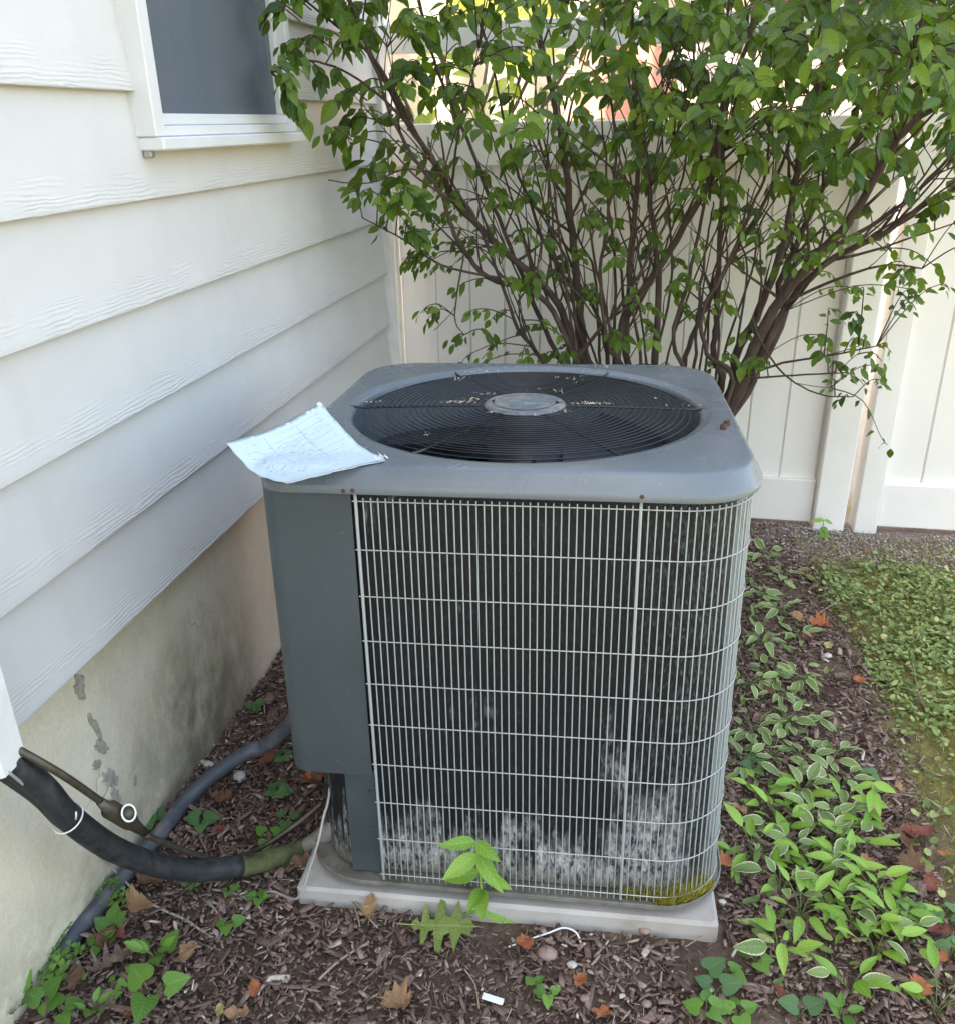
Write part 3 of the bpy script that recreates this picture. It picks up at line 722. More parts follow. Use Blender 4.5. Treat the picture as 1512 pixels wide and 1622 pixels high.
# ------------------------------------------------------------ paper on the cap
def paper():
    Lc, Bc, Rc, Fc_ = Vector((-.464, .054, .934)), Vector((-.343, .197, .968)), Vector((-.191, .04, .9135)), Vector((-.317, -.071, .9135))
    n = 22; V = []
    for i in range(n+1):
        for j in range(n+1):
            u, v = i/n, j/n                                     # u: left->right(front), v: left->back
            p = (Lc*(1-u)+Fc_*u)*(1-v)+(Bc*(1-u)+Rc*u)*v
            sag = -.020*math.sin(math.pi*u)*(1-.2*v)-.012*math.sin(math.pi*v)*(1-u)
            z = p.z+sag+.0012*math.sin(u*11+v*4)
            on = p.x > -.392 and p.y > .004
            if on: z = max(z, .9128+.0006*math.sin(u*20))
            e = .002*math.sin(v*23)+.001*math.sin(v*51) if u == 1 or u == 0 else 0
            V.append((p.x+e, p.y+(.0015*math.sin(u*30) if v in (0, 1) else 0), z))
    T = []
    m_ = n+1
    F_ = [(i*m_+j, (i+1)*m_+j, (i+1)*m_+j+1, i*m_+j+1) for i in range(n) for j in range(n)]
    k = len(V); V += [(x+.0006, y-.0008, z-.0006) for x, y, z in V]
    F_ += [tuple(q+k for q in reversed(f)) for f in F_]
    for i in range(n):
        for a, b in ((i*m_, (i+1)*m_), ((i+1)*m_+n, i*m_+n)): F_.append((a, b, b+k, a+k)[::-1])
        for a, b in ((i, i+1), (n*m_+i, n*m_+i+1)): F_.append((a, b, b+k, a+k))
    t = NT('printed_form'); ac_ = t.n('ShaderNodeAttribute', attribute_name='lv'); s = t.xyz(ac_.outputs['Vector'])
    u, v = s[0], s[1]
    def line(c, k, wd, a0=-1, a1=9, oc=None):
        q = t.math('FRACT', t.math('MULTIPLY', c, k)); q = t.math('LESS_THAN', q, wd)
        if oc is not None: q = t.math('MULTIPLY', q, t.math('MULTIPLY', t.math('GREATER_THAN', oc, a0), t.math('LESS_THAN', oc, a1)))
        return q
    def band(c, a, b): return t.math('MULTIPLY', t.math('GREATER_THAN', c, a), t.math('LESS_THAN', c, b))
    txt = t.math('GREATER_THAN', t.noise(70, 3, .8, (1, .22, 1), co=ac_.outputs['Vector']), .56)
    rowm = t.math('LESS_THAN', t.math('FRACT', t.math('MULTIPLY', u, 26)), .45)
    blocks = t.math('GREATER_THAN', t.noise(6, 2, co=ac_.outputs['Vector'], sc=(1, .8, 1)), .47)
    ink = t.math('MULTIPLY', t.math('MULTIPLY', txt, rowm), blocks)
    area = t.math('MULTIPLY', band(u, .07, .93), band(v, .07, .93))
    lines = t.math('MULTIPLY', line(u, 13, .045), band(v, .45, .93)); l2 = t.math('MULTIPLY', line(v, 3, .018), band(u, .06, .6))
    allk = t.math('MULTIPLY', t.math('MAXIMUM', t.math('MULTIPLY', ink, .8), t.math('MAXIMUM', lines, l2)), area)
    scr = t.n('ShaderNodeTexWave'); scr.inputs['Scale'].default_value = 5; scr.inputs['Distortion'].default_value = 14; scr.inputs['Detail'].default_value = 2; t.l(ac_.outputs['Vector'], scr.inputs[0])
    hand = t.math('MULTIPLY', t.math('MULTIPLY', t.math('GREATER_THAN', scr.outputs['Fac'], .94), band(u, .2, .75)), band(v, .1, .7))
    allk = t.math('MAXIMUM', allk, t.math('MULTIPLY', hand, .7))
    c = t.mix(t.math('MULTIPLY', allk, .5), (.56, .68, .73), (.11, .15, .20))
    c = t.mix(t.math('MULTIPLY', band(u, .9, .97), .12), c, (.8, .5, .6))
    mt = t.done(c, .6, t.bump(t.noise(18, 5, .6), .25, .004)); add_trans(t, c, .1, (1, 1, 1))
    me = mesh('paper_sheet', V, F_, mt, True)
    A = [(i/n, j/n, 0) for i in range(m_) for j in range(m_)]*2
    a = me.attributes.new('lv', 'FLOAT_VECTOR', 'POINT'); a.data.foreach_set('vector', np.array(A, np.float32).ravel())
    o = link('paper_form', me, None); o.matrix_world = AM
    tag(o, 'white printed form sheet with handwriting curling on the front left corner of the metal top', 'paper')
    tb = MB(); rg = random.Random(2)                                  # torn paper shreds at the right corner
    for _ in range(9):
        x, y = -.197+rg.uniform(-.01, .006), .045+rg.uniform(-.004, .012); a_ = rg.uniform(0, 6)
        dx, dy = math.cos(a_)*.007, math.sin(a_)*.007
        tb.add([(x, y, .9135), (x+dx*.5, y+dy*.5, .9165), (x+dx, y+dy, .919+rg.uniform(0, .006)), (x+dy*.3, y-dx*.3, .9145)], [(0, 1, 2, 3), (3, 2, 1, 0)])
    sh = tb.build('torn_edge', M['white'], o)
paper()

# ------------------------------------------------------------ hose, pipe, conduit, cables
def W_(x, y, z): return AM @ Vector((x, y, z))
def pl(name, pts, r, mat, label, cat, n=12, parent=None, sub=6, jitter=0):
    P = smooth_curve(pts, sub)
    o = MB().tube(P, r, n).build(name, M[mat], parent, True)
    if label: tag(o, label, cat)
    return o
hs = [Vector((.034, .862, .74)), Vector((.038, .878, .69)), at(62, 1244, .918), at(108, 1294, .95), at(190, 1350, 1.03), at(290, 1378, 1.12), at(380, 1372, 1.20)]
he = [at(440, 1358, 1.255), at(485, 1342, 1.30), W_(-.352, .10, .118), W_(-.335, .13, .13)]
hose = empty('refrigerant_hose', tuple(hs[0])); tag(hose, 'thick black insulated refrigerant hose sagging from the wall cover to the air conditioner', 'hose')
def under(o, par):
    o.parent = par; o.matrix_parent_inverse = Matrix.Translation(-Vector(par.location)); return o
P = smooth_curve(hs+he, 8)
cut = int(len(P)*.60); cut2 = int(len(P)*.80)
under(MB().tube(P[:cut+1], .0215, 18).build('insulation_sleeve', M['hose'], None, True), hose)
under(MB().tube(P[cut:cut2+1], .0205, 18).build('mossy_sleeve', M['moss'], None, True), hose)
under(MB().tube(P[cut2:], .0180, 18).build('taped_end', M['steel'], None, True), hose)
lp = [at(60, 1243, .935), at(100, 1300, .965), at(140, 1348, .99), at(160, 1345, 1.0)]
fl = [P[i]+Vector((-.006, -.016, -.022))*(1-.75*(i-9)/23) for i in range(9, 33)]
under(MB().tube(fl, [.0035+.006*math.sin(math.pi*min(1, (k/23)))*(.3+k/23) for k in range(24)], 10).build('loose_flap', M['hose'], None, True), hose)
def tie():
    i = min(range(3, len(P)-3), key=lambda k: (P[k]-at(118, 1292, .955)).length); c = P[i]; t_ = (P[i+1]-P[i-1]).normalized(); a = t_.cross(Vector((0, 0, 1))).normalized(); b = a.cross(t_)
    pts_ = [c+a*(.0238*math.cos(q)+.001)+b*(.0255*math.sin(q)-.002) for q in np.arange(24)*2*math.pi/24]
    mb = MB().tube(pts_, .0014, 6, closed=True); k = min(pts_, key=lambda q: (q-CAM).length)
    mb.tube([k+Vector((0, 0, .012)), k+Vector((.004, -.002, .02)), k+Vector((.006, -.002, .030))], .0016, 6)
    o = mb.build('zip_tie', M['white'], None, True); tag(o, 'white zip tie holding the black hose and thin pipe together', 'zip tie')
tie()
pipe = empty('copper_pipe', tuple(at(50, 1200, .90))); tag(pipe, 'thin dark copper pipe with a filter drier running above the black hose', 'pipe')
pa = [Vector((.020, .895, .70)), at(44, 1196, .905), at(104, 1231, .93), at(160, 1270, .975)]; pb = [at(228, 1322, 1.06), at(300, 1350, 1.14), at(350, 1364, 1.20), at(410, 1345, 1.28), at(470, 1305, 1.34), at(512, 1270, 1.38)]
under(MB().tube(smooth_curve(pa, 6), .0062, 10).build('tube', M['copper'], None, True), pipe)
under(MB().tube(smooth_curve(pb, 6), .0058, 10).build('tube', M['copper'], None, True), pipe)
dr = [at(158, 1269, .973), at(170, 1279, .985), at(174, 1282, .99), at(204, 1300, 1.02), at(211, 1306, 1.03), at(230, 1320, 1.05)]
under(MB().tube(dr, [.007, .010, .0155, .0155, .011, .007], 16).build('filter_drier', M['copper'], None, True), pipe)
kc = at(204, 1288, 1.005); toC = (CAM-kc).normalized(); aa = toC.cross(Vector((0, 0, 1))).normalized(); bb = aa.cross(toC)
under(MB().tube([kc, kc+toC*.02], .0105, 16).build('service_port', M['copper'], None, True), pipe)
under(MB().tube([kc+toC*.021+aa*.0105*math.cos(q)+bb*.0135*math.sin(q) for q in np.arange(20)*math.pi/10], .0017, 6, closed=True).build('white_ring', M['white'], None, True), pipe)
cpts = [gnd(90, 1530, .012), gnd(112, 1490, .014), gnd(170, 1420, .016), gnd(215, 1368, .018), gnd(252, 1322, .02), gnd(300, 1262, .03)]
cpts += [at(345, 1222, 1.44), at(395, 1190, 1.47), at(430, 1175, 1.49), W_(-.41, .26, .325), W_(-.39, .275, .34)]
o = pl('conduit', cpts, .0165, 'conduit', 'grey flexible electrical conduit curving over the mulch to the air conditioner', 'conduit', 16, sub=8)
pl('grey_cable', [at(12, 1222, .87), at(60, 1262, .91), at(100, 1300, .95), gnd(170, 1368, .06), gnd(210, 1408, .02), gnd(245, 1435, .01), gnd(295, 1458, .006), gnd(330, 1482, .005), gnd(348, 1484, .008), gnd(352, 1462, .012), gnd(340, 1440, .006), gnd(322, 1424, .004)], .0024, 'wirew', 'loose grey cable looping over the mulch below the black hose', 'cable', 8)
pl('control_wire', [W_(-.345, .09, .30), W_(-.35, .06, .22), W_(-.356, .035, .19), W_(-.36, .01, .16), W_(-.375, -.01, .11), W_(-.40, -.03, .05), gnd(430, 1412, .006), gnd(400, 1425, .004), gnd(370, 1415, .004), gnd(335, 1409, .004)], .0026, 'wirew', 'thin grey control wire hanging from the open lower corner of the air conditioner', 'wire', 8)
pl('white_cord', [gnd(805, 1500, .004), gnd(838, 1488, .006), gnd(868, 1478, .012), gnd(892, 1470, .018), gnd(912, 1478, .014), gnd(921, 1500, .003)], .0017, 'white', 'short white cord arching out of the mulch beside the pad', 'cord', 8)
o = MB().box((-.019, -.006, 0), (.019, .006, .002), .0008).build('plastic_tag', M['white']); p = gnd(780, 1583, .012); o.location = p; o.rotation_euler = (.1, .06, .0-.12)
tag(o, 'small blank white plastic strip lying on the mulch', 'tag')

# ------------------------------------------------------------ shrub
shrub = empty('shrub', (.76, 2.78, .05)); tag(shrub, 'large many-stemmed green leafy shrub spreading behind the air conditioner', 'shrub')
STEMS = [ # pixel polyline traced upwards, depth at base and top, base radius
 ([(935, 640), (905, 540), (875, 470), (800, 400), (720, 320), (700, 275), (650, 200), (600, 110), (560, 20), (540, -60)], 2.78, 2.62, .017),
 ([(925, 650), (900, 545), (855, 470), (775, 440), (737, 400), (712, 350), (695, 300), (655, 250), (622, 185), (598, 120), (570, 40)], 2.72, 2.55, .012),
 ([(945, 640), (925, 560), (915, 460), (905, 370), (893, 250), (880, 185), (868, 120), (850, 40), (830, -60)], 2.82, 2.86, .020),
 ([(905, 640), (870, 540), (840, 470), (815, 410), (770, 300), (740, 220), (700, 130), (672, 40), (655, -60)], 2.80, 2.75, .011),
 ([(880, 640), (850, 560), (820, 520), (790, 440), (755, 350), (720, 300)], 2.70, 2.60, .010),
 ([(1000, 650), (990, 560), (995, 450), (1003, 370), (1010, 250), (1003, 120), (998, -20)], 2.80, 2.84, .016),
 ([(968, 650), (978, 560), (990, 500), (1045, 420), (1105, 320), (1130, 270), (1145, 160), (1180, 80), (1200, -40)], 2.76, 2.70, .019),
 ([(1025, 650), (1036, 560), (1043, 450), (1035, 370), (1022, 260), (1012, 180), (1000, 60), (985, -40)], 2.84, 2.90, .016),
 ([(1130, 650), (1128, 560), (1135, 500), (1138, 400), (1145, 280), (1142, 140), (1145, 60), (1160, -30)], 2.84, 2.90, .014),
 ([(1140, 650), (1165, 560), (1195, 505), (1225, 430), (1250, 345), (1268, 225), (1288, 160), (1310, 60), (1330, -30)], 2.80, 2.78, .020),
 ([(1150, 655), (1185, 565), (1225, 490), (1290, 410), (1340, 355), (1382, 285), (1435, 205), (1512, 142), (1580, 100)], 2.74, 2.62, .024),
 ([(1160, 655), (1205, 560), (1260, 465), (1315, 412), (1400, 368), (1470, 320), (1530, 290), (1600, 250)], 2.78, 2.72, .018),
 ([(1215, 560), (1235, 450), (1268, 370), (1315, 280), (1378, 195), (1435, 145), (1500, 90)], 2.86, 2.92, .015),
 ([(1190, 570), (1260, 420), (1340, 380), (1440, 315), (1512, 240), (1580, 200)], 2.88, 2.95, .012),
 ([(1060, 650), (1090, 550), (1120, 480), (1175, 380), (1220, 300), (1260, 200), (1300, 120)], 2.86, 2.95, .012),
 ([(1080, 650), (1065, 540), (1090, 440), (1110, 350), (1125, 240), (1100, 120), (1095, 0)], 2.72, 2.66, .010),
 ([(1150, 640), (1120, 560), (1110, 500), (1150, 420), (1190, 330), (1215, 250), (1220, 150)], 2.7, 2.62, .010),
 ([(955, 650), (960, 560), (935, 480), (880, 420), (830, 300), (800, 200), (780, 100), (750, 0)], 2.84, 2.95, .010),
 ([(900, 620), (935, 540), (985, 480), (1030, 400), (1075, 300), (1090, 220)], 2.68, 2.6, .009),
 ([(990, 640), (960, 540), (950, 430), (965, 330), (975, 230), (960, 100), (955, 0)], 2.66, 2.58, .009),
 ([(1240, 480), (1330, 440), (1400, 420), (1460, 425)], 2.72, 2.58, .006),
 ([(1180, 595), (1240, 575), (1320, 562), (1388, 548)], 2.70, 2.60, .005),
 ([(1170, 600), (1230, 596), (1300, 592), (1340, 590)], 2.66, 2.58, .004),
 ([(1190, 505), (1215, 560), (1250, 600), (1300, 625), (1350, 628)], 2.68, 2.58, .0035),
 ([(700, 275), (640, 268), (585, 290), (520, 285)], 2.6, 2.5, .0035),
 ([(720, 320), (660, 280), (610, 230), (555, 215)], 2.6, 2.5, .004),
 ([(790, 440), (700, 420), (640, 380), (575, 345)], 2.6, 2.5, .0045),
 ([(650, 200), (600, 150), (540, 110), (480, 95), (430, 115)], 2.62, 2.45, .005),
 ([(650, 190), (590, 90), (520, 30), (460, -20)], 2.62, 2.45, .006),
 ([(735, 400), (720, 500), (735, 530)], 2.6, 2.52, .003),
]
rq = random.Random(21)
for _ in range(22):                                      # more thin upright shoots from the crowded base
    bx = rq.uniform(895, 1165); tx = bx+rq.gauss(0, 60)+(bx-1010)*.9; ty = rq.uniform(60, 330); y0 = rq.uniform(2.68, 2.95)
    STEMS.append(([(bx, 650), (bx+(tx-bx)*.12, 560), (bx+(tx-bx)*.45+rq.gauss(0, 12), 430), (bx+(tx-bx)*.75+rq.gauss(0, 10), (430+ty)/2), (tx, ty)], y0, y0+rq.uniform(-.15, .15), rq.uniform(.0045, .0082)))
stem_pts = []; allstem = []
def stem_world(pp_, y0, y1, wob=.004):
    n = len(pp_); out = []
    for i, (a, b) in enumerate(pp_):
        Y = y0+(y1-y0)*i/(n-1); p = at(a, b, Y)
        while p.x < .05 and Y > 1.9: Y -= .05; p = at(a, b, Y)
        out.append(p)
    return out
nS = 0
for pp_, y0, y1, r0 in STEMS:
    w_ = stem_world(pp_, y0, y1)
    if r0 > .0085:
        b0 = w_[0]; w_ = [Vector((.76+(b0.x-.95)*.28, 2.78+(y0-2.78)*.5, -.02))]+w_ if b0.z < .9 else w_
    P = smooth_curve(w_, 5)
    P = [p+Vector((random.gauss(0, .0018), random.gauss(0, .0022), random.gauss(0, .001)))*(1 if r0 > .006 else .4) for p in P]
    n = len(P); rr = [r0*.78*(1-.72*(i/(n-1)))+.0008 for i in range(n)]
    under(MB().tube(P, rr, 9 if r0 > .01 else 6).build('stem', M['bark'], None, True), shrub)
    allstem.append((P, rr)); stem_pts += [(p, rr[i]) for i, p in enumerate(P) if i > n*.12]
    # side shoots
    k = int(10*r0/.015)+3 if r0 > .0085 else 1
    mb = MB()
    for _ in range(k):
        i = random.randint(int(n*.32), n-3); p = P[i]; dirv = (P[min(i+2, n-1)]-P[i]).normalized()
        d_ = (dirv*random.uniform(.5, 1.1)+Vector((random.gauss(0, .55), random.gauss(0, .35), random.uniform(.0, .5)))).normalized()
        Ls = random.uniform(.15, .42)*(1 if r0 > .0085 else .5); q = [p]
        for s in range(1, 7):
            d_ = (d_+Vector((random.gauss(0, .09), random.gauss(0, .09), .03))).normalized(); q.append(q[-1]+d_*Ls/6)
        if any(c.y > 3.24 or c.y < 2.0 or c.x < .04 for c in q): continue
        r1 = min(rr[i]*.55, .005); rs = [max(.0012, r1*(1-.8*s/6)) for s in range(7)]
        mb.tube(q, rs, 5); stem_pts += [(c, .002) for c in q[2:]]
    if mb.v: under(mb.build('side_shoots', M['bark'], None, True), shrub)['kind'] = 'stuff'
SP = np.array([tuple(p) for p, _ in stem_pts])
GRID = {-1: [.7]+[.95]*10+[.9], 0: [.60, .9, .85, .7, .5, .9, 1, 1, 1, .85, 1, 1], 1: [.45, .85, .55, .6, .2, .5, .85, .95, .95, .75, .8, .9], 2: [0, .22, .4, .2, .4, .55, .55, .7, .6, .5, .35, .5],
        3: [0, .10, .5, .35, .35, .35, .25, .4, .5, .25, .3, .3], 4: [0, 0, .30, .22, .35, .3, .35, .28, .12, .3, .38, .0], 5: [0, 0, 0, .22, .42, .35, .35, .3, .1, .25, 0, 0], 6: [0, 0, 0, 0, 0, 0, 0, 0, 0, .15, 0, 0]}
clusters = []
def add_cluster(px, py, Y, big=1.0, nl=None): clusters.append((px, py, Y, big, nl))
rg = random.Random(11)
for row, vals in GRID.items():
    for ci, dv in enumerate(vals):
        nC = (dv*12.0 if row <= 1 else dv*18.5)
        nC = int(nC)+(1 if rg.random() < nC-int(nC) else 0)
        for _ in range(nC):
            px = 400+100*ci+rg.uniform(0, 100); py = row*100+rg.uniform(0, 100)
            # left outline of the crown
            if py < 130: xl = 425
            elif py < 200: xl = 425+(py-130)*1.0
            elif py < 330: xl = 510+(py-200)*.35
            else: xl = 590+(py-330)*.55
            if px < xl: px = xl+rg.uniform(0, 50)
            if py < 200 and px > 800 and rg.random() < .4: Y = rg.uniform(2.05, 2.4)
            else: Y = rg.uniform(2.42, 3.08)
            add_cluster(px, py, Y)
for _ in range(95): add_cluster(rg.uniform(960, 1540), rg.uniform(-20, 210), rg.uniform(2.85, 3.12))
for x in range(-1, 16):                                  # crown above and beside the picture
    for _ in range(8): add_cluster(400+x*95+rg.uniform(0, 90), -120-rg.uniform(0, 300), rg.uniform(2.2, 3.1))
for _ in range(45): add_cluster(1550+rg.uniform(0, 260), rg.uniform(-300, 180), rg.uniform(2.4, 3.1))
for (a, b, Y_) in [(600, 305, 2.5), (625, 320, 2.5), (655, 310, 2.5), (580, 300, 2.5), (450, 110, 2.45), (440, 105, 2.42), (465, 100, 2.45), (650, 410, 2.52), (690, 420, 2.52), (660, 370, 2.52), (730, 535, 2.52), (725, 530, 2.5), (1340, 625, 2.58), (1385, 560, 2.58), (1370, 530, 2.6), (1400, 545, 2.58), (1440, 425, 2.58), (1410, 415, 2.6), (1320, 600, 2.58), (1300, 530, 2.6), (1330, 575, 2.6)]: add_cluster(a, b, Y_, .9, 5)
leaves = []; tw = MB()
for px, py, Y, big, nl in clusters:
    c = at(px, py, Y)
    while c.x < .085 and Y > 1.9: Y -= .05; c = at(px, py, Y)
    if c.x < .085: continue
    dd = SP-np.array(c); dd[:, 2] += .05; k = int(np.argmin((dd**2).sum(1)+np.where(dd[:, 2] > .12, .3, 0)))
    a = Vector(SP[k]); v = c-a
    if v.length > .7: a = c-v.normalized()*.25; v = c-a
    if a.x < .16 and v.length > .06 and a.z > 1.0 and v.normalized().z > .8: a = c-Vector((-.05, -.01, .03)); v = c-a
    sgn = 1 if v.x >= 0 else -1
    end = c+Vector((sgn*.02, random.uniform(-.02, .0), -.02)); mid = a.lerp(c, .55)+Vector((0, 0, v.length*.10))
    q = smooth_curve([a, mid, c, end], 4); nl0 = len(leaves); put_twig = lambda: tw.tube(q, [max(.0008, .0021*(1-.6*i/len(q))) for i in range(len(q))], 4)
    along_ = (end-mid).normalized(); side = along_.cross(Vector((0, 0, 1))).normalized() if abs(along_.z) < .95 else Vector((1, 0, 0))
    ctone = random.betavariate(1.6, 2.0)
    N_ = nl or random.randint(5, 10); sz = big*random.uniform(.75, 1.15)*(1.0 if py < 260 else .86)
    if py > 330: sz *= .74
    for i in range(N_):
        f = i/max(1, N_-1); p = q[int((.35+.65*f)*(len(q)-1))]; s = 1 if i % 2 else -1
        tip = side*s*random.uniform(.5, 1.2)+along_*random.uniform(.2, .9)+Vector((random.gauss(0, .25), random.uniform(-.45, .1), -random.uniform(.05, 1.15)))
        if i == N_-1: tip = along_*.6+Vector((random.gauss(0, .2), -.1, -.7))
        nrm = Vector((random.gauss(0, .45), -random.uniform(.1, 1.1), random.uniform(.2, 1.1)))
        Lf = random.uniform(.038, .075)*sz*(.84 if Y < 2.4 else 1)
        p = p+Vector((random.gauss(0, .006), random.gauss(0, .006), random.gauss(0, .004)))
        if p.y < 3.26 and p.x > .022: leaves.append((frame(p, tip, nrm, Lf), p, Lf, ctone))
    if len(leaves)-nl0 >= 3 and min(k_.x for k_ in q) > .02: put_twig()
    else: del leaves[nl0:]
print('leaves', len(leaves))
under(tw.build('twigs', M['bark'], None, True), shrub)['kind'] = 'stuff'
LT = [leaf_tmpl(1, w_, pr_, fo, cu, 6, (-1, 0, 1), .06) for w_, pr_, fo, cu in ((.50, prof_lan, .22, .3), (.42, prof_lan, .12, .6), (.56, prof_tip, .4, .15))]
leaf_me = [tmesh('leaf', T, M['leafA']) for T in LT]
def inview(p):
    v = p-CAM; z = v.dot(AF); x = 756+F*v.dot(AR)/z; y = 811-F*v.dot(AU)/z
    return z, (0 < x < 1512 and 0 < y < 640)
leaves.sort(key=lambda q: (-(q[2]/inview(q[1])[0]) if inview(q[1])[1] else 1))
big_, rest = leaves[:300], leaves[300:]
for i, (mt, p, _, _c) in enumerate(big_):
    o = link('leaf', leaf_me[i % 3], shrub); o.matrix_parent_inverse = Matrix.Translation(-Vector(shrub.location)); o.matrix_basis = mt
fol = {}
for j in range(3):
    sub = rest[j::3]; fol[j] = (np.array([np.array(q[0]) for q in sub]), np.clip(np.array([q[3] for q in sub])*.75+rng.random(len(sub))*.35-.05, 0, 1))
allV = []; me0 = scatter_leaf('foliage', LT[0], fol[0][0], fol[0][1], M['leafB']); o0 = link('foliage', me0); under(o0, shrub); o0['kind'] = 'stuff'
for j in (1, 2):
    o1 = link('foliage', scatter_leaf('foliage', LT[j], fol[j][0], fol[j][1], M['leafB'])); under(o1, shrub); o1['kind'] = 'stuff'

# ------------------------------------------------------------ small plants
def plant(name, base, label, cat, leaves_, mat, group=None, stemmat='stem', stem=True, lname='leaf'):
    root = empty(name, tuple(base)); tag(root, label, cat, group)
    sb = MB()
    for (tm, off, tip, nrm, s) in leaves_:
        o = link(lname, tm, root); o.matrix_basis = frame(off, tip, nrm, s)
        if stem:
            e = Vector(off); sb.tube(smooth_curve([(0, 0, -.005), (e.x*.35, e.y*.35, e.z*.65), tuple(e)], 3), .0009*max(1, s*16), 4)
    if stem and sb.v: sb.build('stems', M[stemmat], root, True)
    return root
HO = [tmesh('leaf', leaf_tmpl(1, w_, prof_oval, fo, cu, 8, (-1, -.7, -.35, 0, .35, .7, 1)), M['hosta']) for w_, fo, cu in ((.50, .3, .5), (.42, .45, .8), (.56, .2, .35))]
HG = [tmesh('leaf', leaf_tmpl(1, w_, prof_oval, fo, cu, 8, (-1, -.5, 0, .5, 1)), M['hostag']) for w_, fo, cu in ((.46, .3, .3), (.40, .4, .55))]
HE = [tmesh('leaf', heart_tmpl(1, 1.0, .12, .1), M['weed']), tmesh('leaf', heart_tmpl(1, .9, .3, .2), M['weed'])]
HD = [tmesh('leaf', heart_tmpl(1, 1.05, .1, .08), M['weedd'])]
OV = [tmesh('leaf', leaf_tmpl(1, .5, prof_oval, .25, .3, 7, (-1, -.5, 0, .5, 1)), M['weed'])]
CL = [tmesh('leaf', heart_tmpl(.01, .011), M['weed'])]
def rosette(px, py, n, size, kinds, spread=.6, lift=.9, seed=0, up=.0):
    rg = random.Random(seed*77+int(px*3+py)); out = []
    for i in range(n):
        a = i*2.4+rg.uniform(-.3, .3); rr_ = rg.uniform(.25, 1)*spread*size; h = rg.uniform(.35, 1)*lift*size
        d_ = Vector((math.cos(a), math.sin(a), 0)); s = size*rg.uniform(.55, 1.25)
        tip = d_*rg.uniform(.6, 1)+Vector((0, 0, rg.uniform(-.25, .55)+up)); nrm = Vector((-d_.x*.3+rg.gauss(0, .35), -d_.y*.3-.15+rg.gauss(0, .3), 1))
        out.append((rg.choice(kinds), (d_.x*rr_, d_.y*rr_, h), tip, nrm, s))
    return out
hostas = [(1212, 872, 6, 'topmost of the hosta row, against the fence shadow'), (1240, 905, 7, 'second hosta down from the fence, its leaves reaching to the soil'), (1204, 935, 5, 'drooping hosta close to the grille below the fence end'),
 (1236, 962, 7, 'third variegated clump from the fence, leaning right'), (1200, 1010, 6, 'variegated clump tight against the wire grille'), (1262, 1000, 6, 'clump beside the orange dead leaves, upper one'),
 (1215, 1062, 5, 'small clump with drooping cream edged leaves by the grille'), (1265, 1072, 8, 'full round clump halfway down the hosta row'), (1180, 1078, 5, 'pale clump half hidden by the wire grille'), (1232, 1100, 5, 'low clump left of the bare soil path'),
 (1190, 1150, 6, 'clump touching the grille below the middle'), (1245, 1140, 5, 'clump with one upright broad cream edged leaf'), (1285, 1135, 5, 'clump leaning over the bare soil path'), (1222, 1185, 7, 'dense low clump left of the bark path'),
 (1175, 1200, 6, 'small leaved clump at the lower part of the grille'), (1268, 1200, 6, 'clump between the grille and the dirt path'), (1315, 1195, 6, 'greener clump at the edge of the bark path'), (1330, 1235, 4, 'thin clump at the edge of the dirt path')]
for px, py, n, lb in hostas:
    b = gnd(px, py+14); plant('hosta', b, 'cream edged hosta, '+lb, 'hosta', rosette(px, py, n+3, .047, HO, .9, .9, 1), None, 'hostas planted along the right side')
greens = [(1205, 1262, 6, 0), (1230, 1300, 7, 0), (1190, 1345, 5, 0), (1265, 1255, 6, 1), (1290, 1290, 6, 1), (1330, 1285, 5, 1), (1250, 1340, 6, 1), (1310, 1330, 6, 1), (1345, 1330, 5, 0), (1280, 1385, 7, 0), (1235, 1400, 5, 1), (1330, 1380, 6, 0), (1265, 1440, 6, 0), (1310, 1430, 6, 0),
 (1375, 1400, 6, 0), (1350, 1455, 5, 0), (1400, 1440, 5, 0), (1385, 1500, 5, 0), (1230, 1500, 4, 0), (1430, 1480, 4, 0), (1345, 1560, 3, 0), (1480, 1590, 4, 0)]
gl = ['with tall plain leaves beside the lower grille', 'broad leaved and upright near the pad corner', 'low one at the lower grille, above the pad corner', 'cream edged, just above the bright seedling', 'cream edged, left of the bright green seedling', 'cream edged, beside the bright seedling', 'cream edged, in the thick of the patch', 'cream edged, right in the thick of the patch', 'at the right edge below the bright seedling',
 'narrow leaved in the middle of the patch', 'with one white edged leaf, right of the pad corner', 'wide leaved right of the patch middle', 'low one under the white edged leaf', 'arching one low in the patch', 'beside the red dead leaves', 'trailing down towards the lawn', 'under the red dead leaves', 'at the lower tip of the patch', 'two leaved one on the bare soil below the pad', 'long leaved at the right lower end', 'small one near the bottom edge of the bed', 'in the lower right corner of the bed']
for (px, py, n, vg), lb in zip(greens, gl):
    b = gnd(px, py+18); plant('hosta', b, 'young green hosta '+lb, 'hosta', rosette(px, py, n+3, .050, HG*2+HO[:1] if not vg else HO+HG, .9, 1.25, 2, .15), None, 'young hostas at the lower right')
